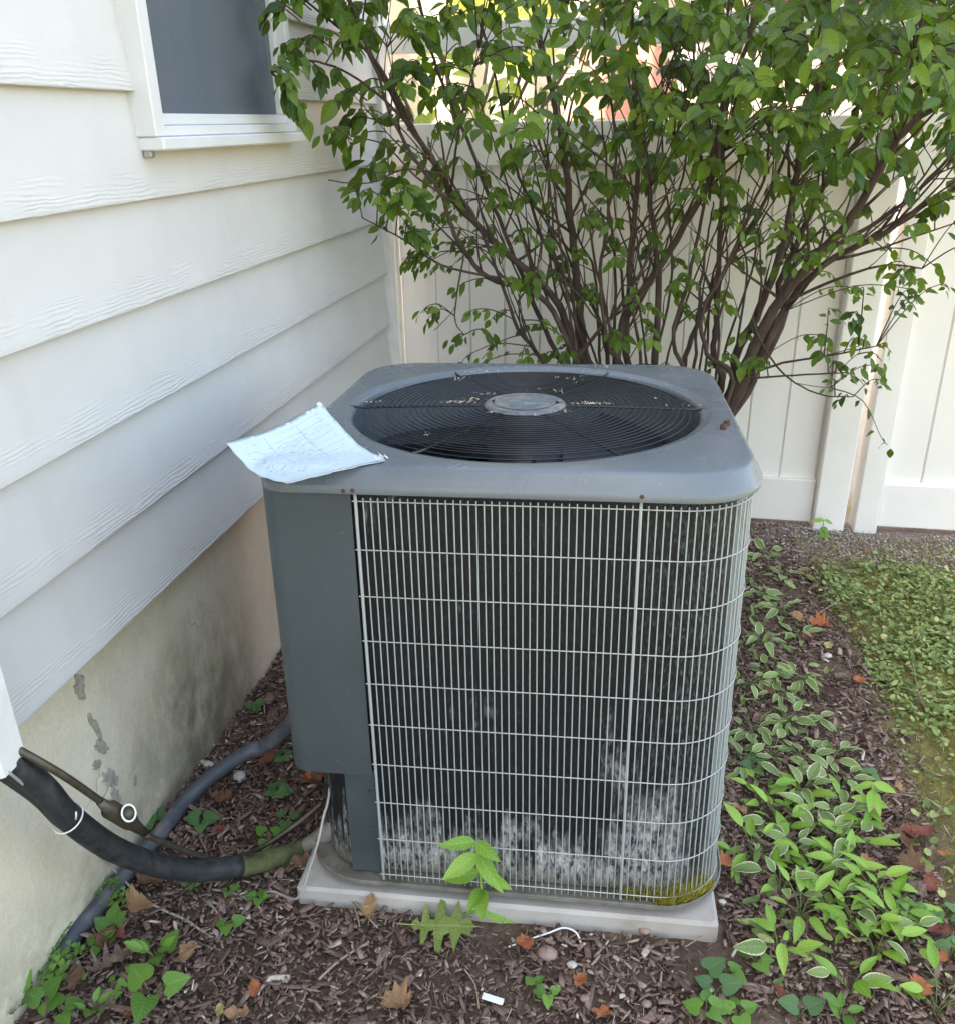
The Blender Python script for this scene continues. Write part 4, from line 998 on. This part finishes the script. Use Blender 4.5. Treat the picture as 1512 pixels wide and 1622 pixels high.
# bright seedlings
def seedling(px, py, H, n, size, label, lean=(0, 0), kinds=None, phase=0):
    b = gnd(px, py); root = empty('seedling', tuple(b)); tag(root, label, 'seedling')
    top = Vector((lean[0], lean[1], H)); cur = smooth_curve([(0, 0, -.01), (lean[0]*.2, lean[1]*.2, H*.5), tuple(top)], 5)
    MB().tube(cur, [.0031-.0014*i/len(cur) for i in range(len(cur))], 7).build('stem', M['brightstem'], root, True)
    for i in range(n):
        f = .25+.75*(i//2)/max(1, (n-1)//2); a = phase+(i % 2)*math.pi+(i//2)*1.35; p = cur[min(len(cur)-1, int(f*(len(cur)-1)))]
        d_ = Vector((math.cos(a), -abs(math.sin(a))*.7, random.uniform(-.35, .25))); o = link('leaf', (kinds or HG)[i % 2 if not kinds else 0], root)
        o.matrix_basis = frame(p, d_, (0, -.75, .8), size*random.uniform(.8, 1.1)*(1.05-.35*abs(f-.7)))
    return root
seedling(764, 1452, .185, 10, .078, 'bright green seedling growing up in front of the wire grille', (-.01, .0), phase=.1)
seedling(1372, 1310, .12, 10, .05, 'bright star shaped green seedling standing above the hosta patch', (-.005, 0), phase=.5)
seedling(1300, 852, .075, 6, .05, 'small light green sprout at the foot of the fence post', (.0, 0), phase=.3)
# heart leaved weeds and clover, left corner
weeds = [  # px, py, kind, leaves, size, label
 (243, 1588, 'H', 3, .058, 'large bright heart shaped violet leaves near the bottom left'), (250, 1520, 'O', 7, .040, 'violet clump with upright oval and heart leaves below the tan dead leaf'), (180, 1478, 'O', 4, .034, 'oval leaved weed left of the tan dead leaf'), (160, 1500, 'H', 4, .026, 'small round leaved weed beside the conduit end'),
 (182, 1425, 'C', 12, .012, 'clover tuft growing over the conduit'), (60, 1535, 'C', 26, .012, 'thick clover mat at the foot of the wall'), (95, 1512, 'C', 18, .012, 'clover tuft right of the thick mat, under the wall'), (102, 1548, 'C', 6, .013, 'lone clover sprig below the wall corner'),
 (30, 1600, 'O', 4, .034, 'oval leaved weed by the stick in the lower left corner'), (72, 1590, 'O', 3, .034, 'single upright oval leaf weed near the lower left corner'), (98, 1605, 'H', 3, .028, 'heart leaved weed at the bottom edge, left'), (150, 1603, 'O', 4, .028, 'small oval leaved sprig at the bottom edge'), (182, 1560, 'H', 2, .018, 'tiny curled heart leaf on the mulch'),
 (170, 1585, 'H', 3, .018, 'tiny toothed weed above the bottom edge'), (215, 1545, 'H', 3, .018, 'little two leaf weed under the violet clump'), (238, 1300, 'D', 3, .034, 'dark heart leaves at the wall behind the conduit'), (322, 1302, 'D', 3, .032, 'broad heart leaf pair right of the conduit'), (405, 1120, 'D', 9, .022, 'leafy weed at the wall beside the grey panel'),
 (440, 1255, 'D', 6, .026, 'dark three leaved weed under the conduit end'), (450, 1200, 'D', 5, .022, 'dark weed right under the conduit end'), (455, 1300, 'D', 3, .022, 'small dark weed over the thin pipe'), (425, 1330, 'H', 3, .028, 'bright heart pair between the thin pipe and the black hose'), (385, 1365, 'H', 3, .018, 'small light leaves growing over the black hose'),
 (305, 1402, 'D', 4, .018, 'little weed under the sagging hose'), (362, 1415, 'H', 3, .017, 'small oval leaves below the hose, middle'), (412, 1425, 'H', 4, .020, 'small light weed beside the thin wire'), (362, 1470, 'H', 3, .024, 'round leaved weed at the cable loop'), (845, 1565, 'H', 3, .020, 'tiny weed on the mulch in front of the pad'), (866, 1578, 'H', 3, .020, 'tiny dark weed just right of its twin on the mulch'),
 (1150, 1540, 'H', 3, .026, 'flat grey green weed on bare soil right of the pad'), (1195, 1525, 'H', 4, .027, 'toothed grey green weed on the bare soil'), (1120, 1545, 'D', 1, .034, 'single round leaf lying on bare soil near the pad'), (1132, 1570, 'D', 2, .034, 'oval grey green leaf below the round one'), (1115, 1610, 'H', 4, .036, 'yellow green pointed weed at the bottom edge'), (1165, 1612, 'H', 4, .03, 'low weed at the bottom edge right of the pointed one'),
 (1265, 1605, 'D', 2, .034, 'single upright pale leaf at the bottom edge'), (1330, 1608, 'O', 5, .034, 'green weed tuft at the bottom edge, right'), (1440, 1455, 'C', 12, .014, 'small clover tuft by the red dead leaves'), (1505, 1510, 'D', 4, .03, 'dark weed at the right picture edge'), (1495, 1450, 'D', 4, .026, 'dark low weed above the red leaf at the right edge'),
 (1190, 1215, 'D', 5, .026, 'dull green weed at the foot of the lower grille'), (1375, 1230, 'D', 4, .022, 'small weed on the bark path')]
def clover_mesh():
    V = []; F_ = []; A = []
    for k in range(3):
        a = k*2*math.pi/3; hv, hf, ha = heart_tmpl(1.0, 1.0, .1, .1); n = len(V)
        # heart notch outward: flip along its length
        for (x, y, z) in hv:
            y = 1.0-y; V.append((x*math.cos(a)-y*math.sin(a), x*math.sin(a)+y*math.cos(a), z+.05))
        F_ += [tuple(i+n for i in f) for f in hf]; A += ha
    return tmesh('leaf', (V, F_, A), M['weed'])
CLV = clover_mesh()
for px, py, kd, n, sz, lb in weeds:
    b = gnd(px, py+6); rg = random.Random(int(px+py)); ls = []
    kinds = {'H': HE, 'O': OV+HE[:1], 'D': HD, 'C': [CLV]}[kd]
    for i in range(n):
        a = i*2.4+rg.uniform(0, 1); sp = (sz*.55 if kd != 'C' else .012+.0042*math.sqrt(i)*3); d_ = Vector((math.cos(a), math.sin(a), 0))
        rr_ = sp*rg.uniform(.3, 1)*(1 if n > 1 else 0); h = rg.uniform(.4, 1.0)*(sz*.75 if kd != 'C' else .035)+.006
        tip = d_+Vector((0, 0, rg.uniform(-.2, .25) if kd != 'O' else rg.uniform(.2, 1.2)))
        ls.append((rg.choice(kinds), (d_.x*rr_, d_.y*rr_, h), tip, Vector((rg.gauss(0, .2), -.35+rg.gauss(0, .15), 1)), sz*rg.uniform(.7, 1.15)))
    plant('clover' if kd == 'C' else 'weed', b, lb, 'clover' if kd == 'C' else 'weed', ls, None)

# ------------------------------------------------------------ dead leaves
def outline_leaf(kind, seed):
    rg = random.Random(seed)
    if kind == 'oak':
        h = [(.03, 0), (.10, .06), (.07, .14), (.34, .17), (.30, .22), (.10, .27), (.10, .34), (.46, .40), (.42, .48), (.16, .50), (.14, .58), (.40, .68), (.30, .72), (.12, .76), (.16, .88), (.04, .92), (0, 1)]
    elif kind == 'maple': h = [(.03, 0), (.25, .05), (.2, .15), (.5, .25), (.38, .38), (.52, .6), (.28, .58), (.22, .8), (.1, .72), (0, 1)]
    else:
        h = [(.03, 0), (.2, .12), (.3, .3), (.32, .5), (.25, .7), (.13, .87), (0, 1)]
    if kind == 'plain':
        h2 = []
        for (xa, ya), (xb, yb) in zip(h, h[1:]):
            for k in range(2): h2.append(((xa+(xb-xa)*k/2)*rg.uniform(.7, 1.25), ya+(yb-ya)*k/2))
        h = h2+[(0, 1)]
    h = [(x*(1+rg.uniform(-.18, .18)), y) for x, y in h]
    return [(x, y) for x, y in h], [(-x*(1+rg.uniform(-.15, .1)), y) for x, y in h[:-1]]
def dead_leaf_mesh(kind, seed, mat, curl=.3, roll=.5):
    rr_, ll_ = outline_leaf(kind, seed); rg = random.Random(seed); V = []; F_ = []
    n = len(rr_)
    amp = .09 if kind != 'oak' or mat is not M['oak'] else .015
    def zz(x, y): return curl*(y-.5)**2*1.2+roll*x*x*1.6+amp*math.sin(9*x+seed)*math.cos(8*y+seed)
    for i in range(n):
        rx, y = rr_[i]; lx = ll_[i][0] if i < len(ll_) else 0
        for q in (lx, lx*.5, 0, rx*.5, rx):
            V.append((q, y, zz(q, y)+rg.uniform(-amp/3, amp/3)))
    for i in range(n-1):
        for j in range(4):
            a = i*5+j; F_.append((a, a+1, a+6, a+5))
    k = len(V); V += [(-.012, -.22, .02), (.012, -.22, .02), (.012, .02, 0), (-.012, .02, 0)]; F_.append((k, k+1, k+2, k+3))
    me = mesh('dead_leaf', V, F_, mat, False)
    a = me.attributes.new('lv', 'FLOAT_VECTOR', 'POINT'); a.data.foreach_set('vector', np.array([(v[0], v[1], 0) for v in V], np.float32).ravel()); return me
dl = [ # px,py,colour,size,rot,kind,tilt,label
 (232, 1442, 'tan', .062, 170, 'maple', .9, 'large light tan dead leaf standing folded under the black hose'), (262, 1404, 'brown', .065, 80, 'plain', .2, 'brown dead leaf tucked under the sagging hose'), (304, 1502, 'tan', .048, 200, 'plain', .5, 'small tan dead leaf right of the violet clump'), (200, 1484, 'red', .05, 120, 'plain', .2, 'reddish brown dead leaf left of the tan standing one'),
 (172, 1512, 'brown', .04, 60, 'plain', .4, 'curled brown dead leaf beside the violet clump'), (140, 1545, 'grey', .075, 310, 'oak', .2, 'grey brown torn leaf lying above the stick'), (120, 1575, 'brown', .05, 30, 'plain', .3, 'dark brown leaf scrap near the bottom left'), (150, 1583, 'grey', .05, 250, 'plain', .1, 'grey leaf scrap under the torn leaf'), (205, 1618, 'red', .02, 50, 'plain', .2, 'tiny bright red leaf scrap at the bottom edge'),
 (405, 1586, 'orange', .032, 30, 'plain', .3, 'orange leaf flake on the mulch, left of middle'), (395, 1612, 'tan', .04, 100, 'plain', .2, 'tan leaf flake at the bottom edge'), (650, 1597, 'tan', .055, 90, 'maple', .2, 'pale tan crumpled leaf on the mulch near the bottom'), (831, 1488, 'orange', .034, 190, 'maple', .3, 'small lobed orange brown leaf in front of the pad'), (924, 1552, 'orange', .034, 160, 'plain', .5, 'orange curled leaf on the mulch'),
 (965, 1612, 'orange', .03, 100, 'plain', .4, 'orange leaf scrap at the bottom edge, middle'), (585, 1462, 'tan', .045, 10, 'plain', .5, 'tan shredded leaf at the front of the pad'), (350, 1595, 'yellow', .024, 200, 'plain', .2, 'thin yellow leaf sliver'), (428, 1122, 'grey', .036, 20, 'plain', .6, 'round pinkish grey dead leaf by the grey panel'), (415, 1222, 'red', .05, 330, 'plain', .7, 'dark red dead leaf under the conduit'),
 (480, 1238, 'orange', .06, 280, 'plain', .3, 'orange brown dead leaf under the panel edge'), (505, 1250, 'brown', .045, 30, 'plain', .4, 'brown dead leaf below the panel'), (370, 1268, 'brown', .05, 90, 'plain', .1, 'flat brown leaf on the mulch right of the conduit'), (357, 1318, 'red', .025, 80, 'plain', .1, 'tiny red leaf sliver in the dark mulch'),
 (504, 1372, 'brown', .05, 100, 'plain', .3, 'reddish brown leaf on the pan corner'), (1148, 1368, 'orange', .05, 150, 'plain', .7, 'orange leaf against the lower right grille'), (1165, 1280, 'tan', .045, 190, 'plain', .5, 'tan curled leaf beside the grille'), (1270, 990, 'tan', .05, 20, 'plain', .3, 'tan leaf on the soil path, left one'), (1310, 996, 'orange', .06, 80, 'maple', .3, 'bright orange brown leaf on the soil path'), (1290, 1010, 'red', .045, 120, 'plain', .2, 'red brown leaf under the orange one'),
 (1312, 1022, 'yellow', .035, 160, 'plain', .2, 'pale yellow leaf below the orange one'), (1225, 1105, 'red', .035, 40, 'plain', .3, 'reddish leaf among the hosta clumps'), (1325, 1080, 'grey', .05, 310, 'plain', .2, 'long grey dead leaf across the soil path'), (1350, 1082, 'orange', .035, 290, 'plain', .2, 'small orange leaf at the lawn edge'), (1425, 1322, 'red', .045, 250, 'plain', .3, 'red brown leaf at the top of the leaf heap'), (1445, 1330, 'red', .05, 300, 'plain', .3, 'red brown leaf, second of the leaf heap'),
 (1440, 1350, 'brown', .045, 30, 'plain', .3, 'brown leaf in the leaf heap'), (1460, 1385, 'brown', .055, 70, 'maple', .4, 'curled brown leaf in the middle of the leaf heap'), (1468, 1420, 'red', .05, 340, 'plain', .2, 'long red leaf at the foot of the leaf heap'), (1440, 1400, 'grey', .045, 200, 'plain', .2, 'grey brown leaf left of the heap'), (1385, 1370, 'tan', .04, 100, 'plain', .3, 'tan dead leaf between hosta leaves'), (1392, 1292, 'orange', .03, 30, 'plain', .4, 'small orange leaf beside the bright seedling'),
 (1502, 1480, 'red', .04, 90, 'plain', .2, 'red leaf at the right picture edge'), (1450, 1560, 'orange', .045, 170, 'maple', .5, 'orange lobed leaf in the lower right corner'), (1500, 1525, 'orange', .03, 70, 'plain', .3, 'orange leaf scrap near the lower right corner'), (1245, 1590, 'red', .03, 30, 'plain', .2, 'dull red leaf scrap on the soil at the bottom'), (1508, 1360, 'orange', .03, 90, 'plain', .3, 'small orange leaf on the ground cover at the right edge'),
 (1430, 1260, 'tan', .03, 20, 'plain', .3, 'tan leaf scrap on the bark path'), (1372, 875, 'orange', .02, 10, 'plain', .3, 'tiny orange leaf on the lawn near the gate')]
for i, (px, py, c, sz, rot, kd, tl, lb) in enumerate(dl):
    p = gnd(px, py, .012); o = link('dead_leaf', dead_leaf_mesh(kd, i+3, DEAD[c], .4+.3*random.random(), .5+.6*random.random()), None)
    o.location = p+Vector((0, 0, .004+sz*.2*tl)); o.rotation_euler = (tl*.8-.1, random.uniform(-.25, .25), R(rot)); o.scale = (sz*1.1,)*3; tag(o, lb, 'dead leaf', 'dead leaves on the ground')
o = link('oak_leaf', dead_leaf_mesh('oak', 40, M['oak'], .05, .12)); o.location = gnd(652, 1470, .012)+Vector((0, 0, .008)); o.rotation_euler = (.05, .20, R(-84)); o.scale = (.115, .125, .125)
tag(o, 'green lobed oak leaf lying on the mulch in front of the pad', 'oak leaf')

# ------------------------------------------------------------ twigs, sticks, stones
def stick(pts, r, label, mat='rstem', up=.008, name='twig'):
    P = [gnd(a, b, up) for a, b in pts]; o = MB().tube(smooth_curve(P, 4), [r*(1-.4*i/(4*len(P))) for i in range(4*(len(P)-1)+1)], 6).build(name, M[mat], None, True); tag(o, label, name)
stick([(505, 1552), (540, 1520), (585, 1492)], .0028, 'pale twig on the mulch pointing to the pad', 'rstem')
stick([(552, 1415), (572, 1440), (598, 1470)], .0020, 'dry root end leaning on the front of the pad', 'rstem', .012)
stick([(555, 1420), (566, 1450), (570, 1468)], .0016, 'second thinner root end at the front of the pad', 'rstem', .012)
stick([(735, 1535), (752, 1560), (758, 1598)], .0017, 'thin curved twig left of the white strip', 'rstem')
stick([(995, 1535), (1012, 1570), (1014, 1612)], .0016, 'thin dark twig below the soil patch', 'bark')
stick([(355, 1545), (372, 1520), (376, 1505)], .0013, 'tiny white twig on the mulch', 'rstem')
stick([(400, 1545), (430, 1500), (455, 1470)], .0022, 'brown twig at the left front of the pad', 'bark')
stick([(1405, 1255), (1450, 1262)], .0015, 'short dry stalk on the bark path', 'rstem')
stick([(1290, 975), (1330, 950)], .0014, 'thin straw at the lawn edge, upper', 'rstem', .03)
stick([(1445, 1050), (1455, 1100), (1470, 1130)], .0012, 'long yellow straw on the lawn', 'rstem', .03)
stick([(1475, 965), (1500, 990)], .0026, 'brown stick on the lawn', 'bark', .02)
stick([(1170, 1015), (1205, 1025)], .0013, 'thin stick behind the hosta row', 'bark')
stick([(1085, 1500), (1120, 1478)], .0012, 'small root at the pad corner', 'rstem')
b = MB().tube([gnd(-30, 1640, .02), gnd(10, 1596, .022), gnd(42, 1560, .02)], [.016, .017, .013], 9).build('branch_piece', M['bark'], None, True); tag(b, 'thick weathered stick in the lower left corner by the wall', 'stick')
def stone(px, py, s, mat, label, name='stone', seed=0, sc=(1, .8, .6)):
    rg = random.Random(seed+int(px)); V = []; F_ = []; n = 10; m_ = 6
    for i in range(m_+1):
        ph_ = math.pi*i/m_
        for j in range(n):
            th = 2*math.pi*j/n; q = s*(1+rg.uniform(-.1, .1)); V.append((q*math.sin(ph_)*math.cos(th)*sc[0], q*math.sin(ph_)*math.sin(th)*sc[1], q*math.cos(ph_)*sc[2]))
    F_ = [(i*n+j, (i+1)*n+j, (i+1)*n+(j+1) % n, i*n+(j+1) % n) for i in range(m_) for j in range(n)]
    o = link(name, mesh(name, V, F_, mat, True)); o.location = gnd(px, py, s*.4)+Vector((0, 0, s*.25)); tag(o, label, 'stone')
mst = plain('pink_brown_stone', (.27, .19, .16), .8, var=.2, scale=60); mwt = plain('whitish_stone', (.48, .44, .40), .8, var=.2, scale=60)
stone(866, 1513, .019, mst, 'pinkish flat stone on the mulch in front of the pad')
stone(380, 1232, .015, mwt, 'rough whitish stone between the conduit and the panel', sc=(1, 1, .9))
stone(330, 1212, .012, mwt, 'pale crumbly stone at the wall beside the conduit', sc=(1.2, .8, .6)); stone(322, 1208, .008, mwt, 'tiny pale stone at the wall')
stone(905, 1530, .010, mwt, 'small pale stone below the arching cord'); stone(600, 1507, .007, mwt, 'small cream pebble on the mulch'); stone(883, 1562, .006, mwt, 'tiny white pebble beside the mulch weeds'); stone(925, 1583, .009, mst, 'round brown pebble low on the mulch')
stone(1023, 1592, .009, mst, 'round pebble near the bottom edge'); stone(1143, 1430, .008, mwt, 'white pebble right of the pad corner'); stone(1160, 1585, .007, mwt, 'light pebble on the bare soil, low'); stone(297, 1487+60, .007, mst, 'brown pebble left on the mulch')
stone(1020, 1475, .012, mst, 'greyish pebble just in front of the pad'); stone(1310, 1040, .012, mwt, 'pale stone on the soil path')

# ------------------------------------------------------------ mulch, ground cover, grass, gravel (uncountable)
AMi = AM.inverted()
def on_pad(x, y, mg=.012):
    q = AMi @ Vector((x, y, .13)); return -.41-mg < q.x < .388+mg and -.008-mg < q.y < .86+mg
def lawn_edge(y): return float(np.interp(y, [.8, 1.3, 1.55, 1.85, 2.15, 2.6, 2.96, 3.3], [1.60, 1.575, 1.56, 1.60, 1.60, 1.56, 1.57, 1.45]))
def bare(x, y):
    v = 0
    for cx_, cy_, r_ in ((1.13, 1.16, .10), (.74, 1.17, .07), (1.22, 1.05, .09), (1.52, 1.75, .05), (1.5, 2.2, .07), (1.45, 2.7, .08)):
        v = max(v, 1-math.hypot(x-cx_, y-cy_)/r_)
    return v
mm = []; tn = []
tries = 0
while len(mm) < 30000 and tries < 120000:
    tries += 1
    x, y = random.uniform(-.06, 1.66), random.uniform(.72, 3.28)
    if y > 1.35 and .42 < x < 1.12 and random.random() < .9: continue
    if x > lawn_edge(y)+random.gauss(0, .03) or on_pad(x, y) or x < -.05: continue
    if random.random() < bare(x, y)*1.6: continue
    if y > 1.9 and random.random() < .35: continue
    big_c = random.random() < .07; L_ = random.lognormvariate(math.log(.028 if big_c else .0120), .42); wd = min(L_*.55, random.uniform(.006, .013) if big_c else random.lognormvariate(math.log(.0038), .45)); th = random.uniform(.0012, .0038)
    if y > 2: L_ *= 1.1
    mm.append(TRS((x, y, gz(x, y)+random.uniform(-.003, .011)), (random.gauss(0, .28), random.gauss(0, .28), random.uniform(0, 6.28)), (L_, wd, th))); tn.append(min(1, max(0, random.gauss(.48, .22))))
chipT = ([(-.55, -.4, -.5), (.45, -.6, -.5), (.6, .35, -.5), (-.4, .55, -.5), (-.45, -.35, .5), (.35, -.5, .55), (.5, .25, .35), (-.5, .4, .45), (.0, .55, .3), (.05, -.62, .25)],
         [(0, 3, 2, 1), (4, 9, 5), (4, 5, 6, 7), (6, 8, 7), (0, 1, 9), (0, 9, 4), (1, 5, 9), (1, 2, 6, 5), (2, 8, 6), (2, 3, 8), (3, 7, 8), (3, 0, 4, 7)])
tag(link('mulch', scatter('mulch', chipT, np.array(mm), np.array(tn), M['mulch'])), kind='stuff')
mm = []; tn = []
while len(mm) < 9000:
    x, y = random.uniform(-.06, 1.7), random.uniform(.72, 3.3)
    if on_pad(x, y) or x < -.05: continue
    L_ = random.uniform(.008, .03)
    mm.append(TRS((x, y, gz(x, y)+random.uniform(0, .010)), (random.gauss(0, .2), random.gauss(0, .2), random.uniform(0, 6.28)), (L_, .0009, .0009))); tn.append(min(1, max(0, random.gauss(.6, .28))))
tag(link('mulch_fibres', scatter('mulch_fibres', chipT, np.array(mm), np.array(tn), M['mulch'])), kind='stuff')
pebT = ([(1, 0, 0), (-1, .1, 0), (0, 1, .1), (.1, -1, 0), (0, .1, .8), (0, 0, -.7), (.6, .6, .5), (-.6, -.5, .5)], [(0, 6, 4), (0, 2, 6), (6, 2, 4), (2, 1, 4), (1, 7, 4), (7, 3, 4), (1, 3, 7), (3, 0, 4), (2, 0, 5), (1, 2, 5), (3, 1, 5), (0, 3, 5)])
mm = []; tn = []
while len(mm) < 9500:
    x = random.uniform(1.2, 2.75); y = 3.30-abs(random.gauss(0, .17)); k_ = random.random()
    if k_ < .07: x, y = random.uniform(-.04, 1.6), random.uniform(.8, 3.2)
    elif x > 1.75: y -= abs(random.gauss(0, .14))
    if y < .8 or on_pad(x, y) or y > 3.30: continue
    s = random.uniform(.002, .0062); mm.append(TRS((x, y, gz(x, y)+random.uniform(-.002, .006)), (random.random(), random.random(), random.random()*6), (s, s*random.uniform(.6, 1), s*random.uniform(.5, .9)))); tn.append(random.random() if k_ >= .07 else random.uniform(0, .6))
tag(link('gravel', scatter('gravel', pebT, np.array(mm), np.array(tn), M['peb'], True)), kind='stuff')
mm = []; tn = []; gm = []; gt = []
cen_ = [(random.uniform(1.55, 2.8), random.uniform(1.0, 3.1), random.uniform(.05, .16)) for _ in range(70)]
while len(mm) < 15500:
    if random.random() < .75: cx_, cy_, r_ = random.choice(cen_); x, y = random.gauss(cx_, r_*.7), random.gauss(cy_, r_*.7)
    else: x, y = random.uniform(1.5, 2.8), random.uniform(.95, 3.15)
    if x < lawn_edge(y)+random.gauss(0, .02) or y > 3.2 or y < .9: continue
    if y > 2.95 and random.random() < .75: continue
    s = random.uniform(.0034, .0094)*(1 if y > 1.4 else 1.2); tl = (random.gauss(0, .38), random.gauss(0, .38), random.uniform(0, 6.3))
    mm.append(TRS((x, y, gz(x, y)+random.uniform(.003, .026)), tl, (s*random.uniform(.55, 1), s*random.uniform(.8, 1.6), s))); tn.append(min(1, max(0, random.gauss(.5, .26))))
coverT = ([(0, -.15, .0)]+[(math.cos(a)*(1 if abs(a-math.pi*1.5) > .4 else .55), math.sin(a), .22+.08*math.sin(3*a)) for a in [i*2*math.pi/9 for i in range(9)]], [(0, i+1, (i+1) % 9+1) for i in range(9)])
tag(link('ground_cover', scatter('ground_cover', coverT, np.array(mm), np.array(tn), M['cover'], True)), kind='stuff')
while len(gm) < 34000:
    x, y = random.uniform(1.5, 2.8), random.uniform(.95, 3.22)
    if x < lawn_edge(y)+random.gauss(.01, .03) or y > 3.24: continue
    h = random.uniform(.008, .032); gm.append(TRS((x, y, gz(x, y)-.003), (random.gauss(0, .75), random.gauss(0, .75), random.uniform(0, 6.3)), (1, 1, h/.02))); gt.append(min(1, max(0, random.gauss(.45, .27))))
gT = ([(-.0009, 0, 0), (.0009, 0, 0), (.0008, .0015, .011), (-.0006, .0015, .011), (.0003, .005, .02)], [(0, 1, 2, 3), (3, 2, 4)])
und = []; ut = []                                         # low seedlings and litter leaves between the hostas
while len(und) < 350:
    t_ = random.random(); y = random.uniform(1.15, 3.1); x = random.gauss(1.30+.05*(2-y), .10+.04*(y < 1.7))
    if on_pad(x, y, .02) or x > lawn_edge(y) or x < 1.12: continue
    s = random.uniform(.006, .017); und.append(TRS((x, y, gz(x, y)+random.uniform(.004, .035)), (random.gauss(0, .5), random.gauss(0, .5), random.uniform(0, 6.3)), (s*.5, s*1.35, s))); ut.append(min(1, max(0, random.gauss(.42, .25))))
tag(link('undergrowth', scatter('undergrowth', coverT, np.array(und), np.array(ut), M['cover'], True)), kind='stuff')
tag(link('grass', scatter('grass', gT, np.array(gm), np.array(gt), M['grass'])), kind='stuff')

# ------------------------------------------------------------ beyond the fence (sunlit)
def cloth(name, x, z, wd, ht, cols, Y, label, seed, scale=2.2):
    t = NT(name+'_print'); v = t.n('ShaderNodeTexVoronoi'); v.inputs['Scale'].default_value = scale
    mp = t.n('ShaderNodeMapping'); mp.inputs['Location'].default_value = (seed, seed*.7, seed*.3); t.l(t.co.outputs['Object'], mp.inputs[0]); t.l(mp.outputs[0], v.inputs['Vector'])
    r_ = t.n('ShaderNodeSeparateColor'); t.l(v.outputs['Color'], r_.inputs[0])
    rp = t.n('ShaderNodeValToRGB'); rp.color_ramp.interpolation = 'CONSTANT'; t.l(r_.outputs[0], rp.inputs[0]); e = rp.color_ramp.elements
    while len(e) < len(cols): e.new(.5)
    for i, c in enumerate(cols): e[i].position = i/len(cols); e[i].color = (*[q*.62 for q in c], 1)
    mt = t.done(rp.outputs[0], .85); add_trans(t, rp.outputs[0], .35, (1, 1, 1))
    n = 24; V = []
    for j in range(9):
        for i in range(n+1): V.append((wd*i/n, .05*math.sin(i*.9+seed)*(.3+j/8), -ht*j/8))
    F_ = [(j*(n+1)+i, j*(n+1)+i+1, (j+1)*(n+1)+i+1, (j+1)*(n+1)+i) for j in range(8) for i in range(n)]
    o = link(name, mesh(name, V, F_, mt, True), None, (x, Y, z)); tag(o, label, 'towel', 'beach towels hung beyond the fence')
YB = 6.2
line = MB().tube([(-3.5, YB, 3.0), (1, YB, 2.93), (6, YB, 3.0)], .004, 6).build('clothesline', M['wirew']); tag(line, 'clothesline stretched beyond the fence', 'clothesline')
for xx in (-3.5, 6): tag(MB().tube([(xx, YB, 0), (xx, YB, 3.05)], .04, 10).build('line_post', M['trim']), 'white clothesline post beyond the fence, out at the '+('house side' if xx < 0 else 'gate side'), 'post')
T_ = [(.62, .50, .40), (.72, .62, .50), (.70, .28, .22), (.80, .55, .48)]
cloth('beach_towel', .42, 2.93, .95, 1.5, [(.75, .42, .34), (.82, .66, .58), (.72, .35, .30), (.80, .72, .66)], YB, 'coral and pink beach towel hanging beyond the fence', 1)
cloth('beach_towel', 1.42, 2.93, .8, .85, [(.30, .36, .70), (.58, .46, .72), (.80, .62, .66), (.72, .08, .40)], YB, 'blue and violet beach towel hanging beyond the fence', 2)
cloth('beach_towel', 1.5, 2.05, .01, .01, [(.8, .1, .4)], YB, 'x', 3) if False else None
cloth('beach_towel', 2.27, 2.93, 1.1, 1.6, [(.72, .62, .52), (.76, .42, .30), (.84, .74, .66)], YB, 'tan towel with orange shapes hanging beyond the fence', 4)
cloth('beach_towel', -1.3, 2.93, 1.6, 1.7, [(.70, .66, .52), (.55, .62, .12), (.78, .74, .64)], YB, 'cream towel with yellow green shapes beyond the fence', 5)
sh = empty('neighbour_shed', (0, 9, 0)); tag(sh, 'tan neighbouring shed wall in the sun beyond the fence', 'shed')
tanm = plain('tan_siding', (.33, .275, .225), .8, var=.08, scale=4); 
for i in range(18): MB().box((-7, -.02*(1), .1+.2*i), (11, .02, .1+.2*i+.195), .004).build('board', tanm, sh)
MB().box((-7, .021, 0), (11, 3, 3.7)).build('wall', tanm, sh)
for xx, yy, ww, lb in ((2.27, 5.55, .26, 'added white backing that catches sun and brightens the gate gap'), (-.56, 5.0, .2, 'added white backing that catches sun and brightens the sliver at the house corner')):
    o = MB().box((xx-ww/2, yy-.06, 0), (xx+ww/2, yy+.06, 1.75), .006).build('gap_backing', M['vinyl']); tag(o, lb, 'post')  # white uprights added only so both narrow gaps show bright
# yellow-green bush leaning over the far side of the fence
yg = empty('yellow_green_bush', (-.1, 4.6, .04)); tag(yg, 'sunlit yellow green bush just beyond the fence near the house', 'bush')
mm = []; tn = []
ylm = m_leaf('sunlit_leaf', (.09, .15, .02), (.19, .25, .035), .5, .35, rnd='tone')
for _ in range(170):
    p = Vector((random.gauss(-.02, .34), 4.6+random.gauss(0, .25), random.uniform(.9, 1.95))); mm.append(np.array(frame(p, (random.gauss(0, .6), random.gauss(0, .6), random.uniform(-1, .2)), (random.gauss(0, .5), -.6, .7), random.uniform(.08, .14)))); tn.append(random.random())
o = link('foliage', scatter_leaf('foliage', LT[2], np.array(mm), np.array(tn), ylm)); under(o, yg); o['kind'] = 'stuff'
sb = MB()
for _ in range(9): sb.tube(smooth_curve([(random.gauss(-.1, .05), 4.6+random.gauss(0, .05), 0), (random.gauss(0, .12), 4.6, .9), (random.gauss(.05, .35), 4.6+random.gauss(0, .2), 1.8)], 4), .009, 5)
under(sb.build('trunk', M['bark'], None, True), yg)
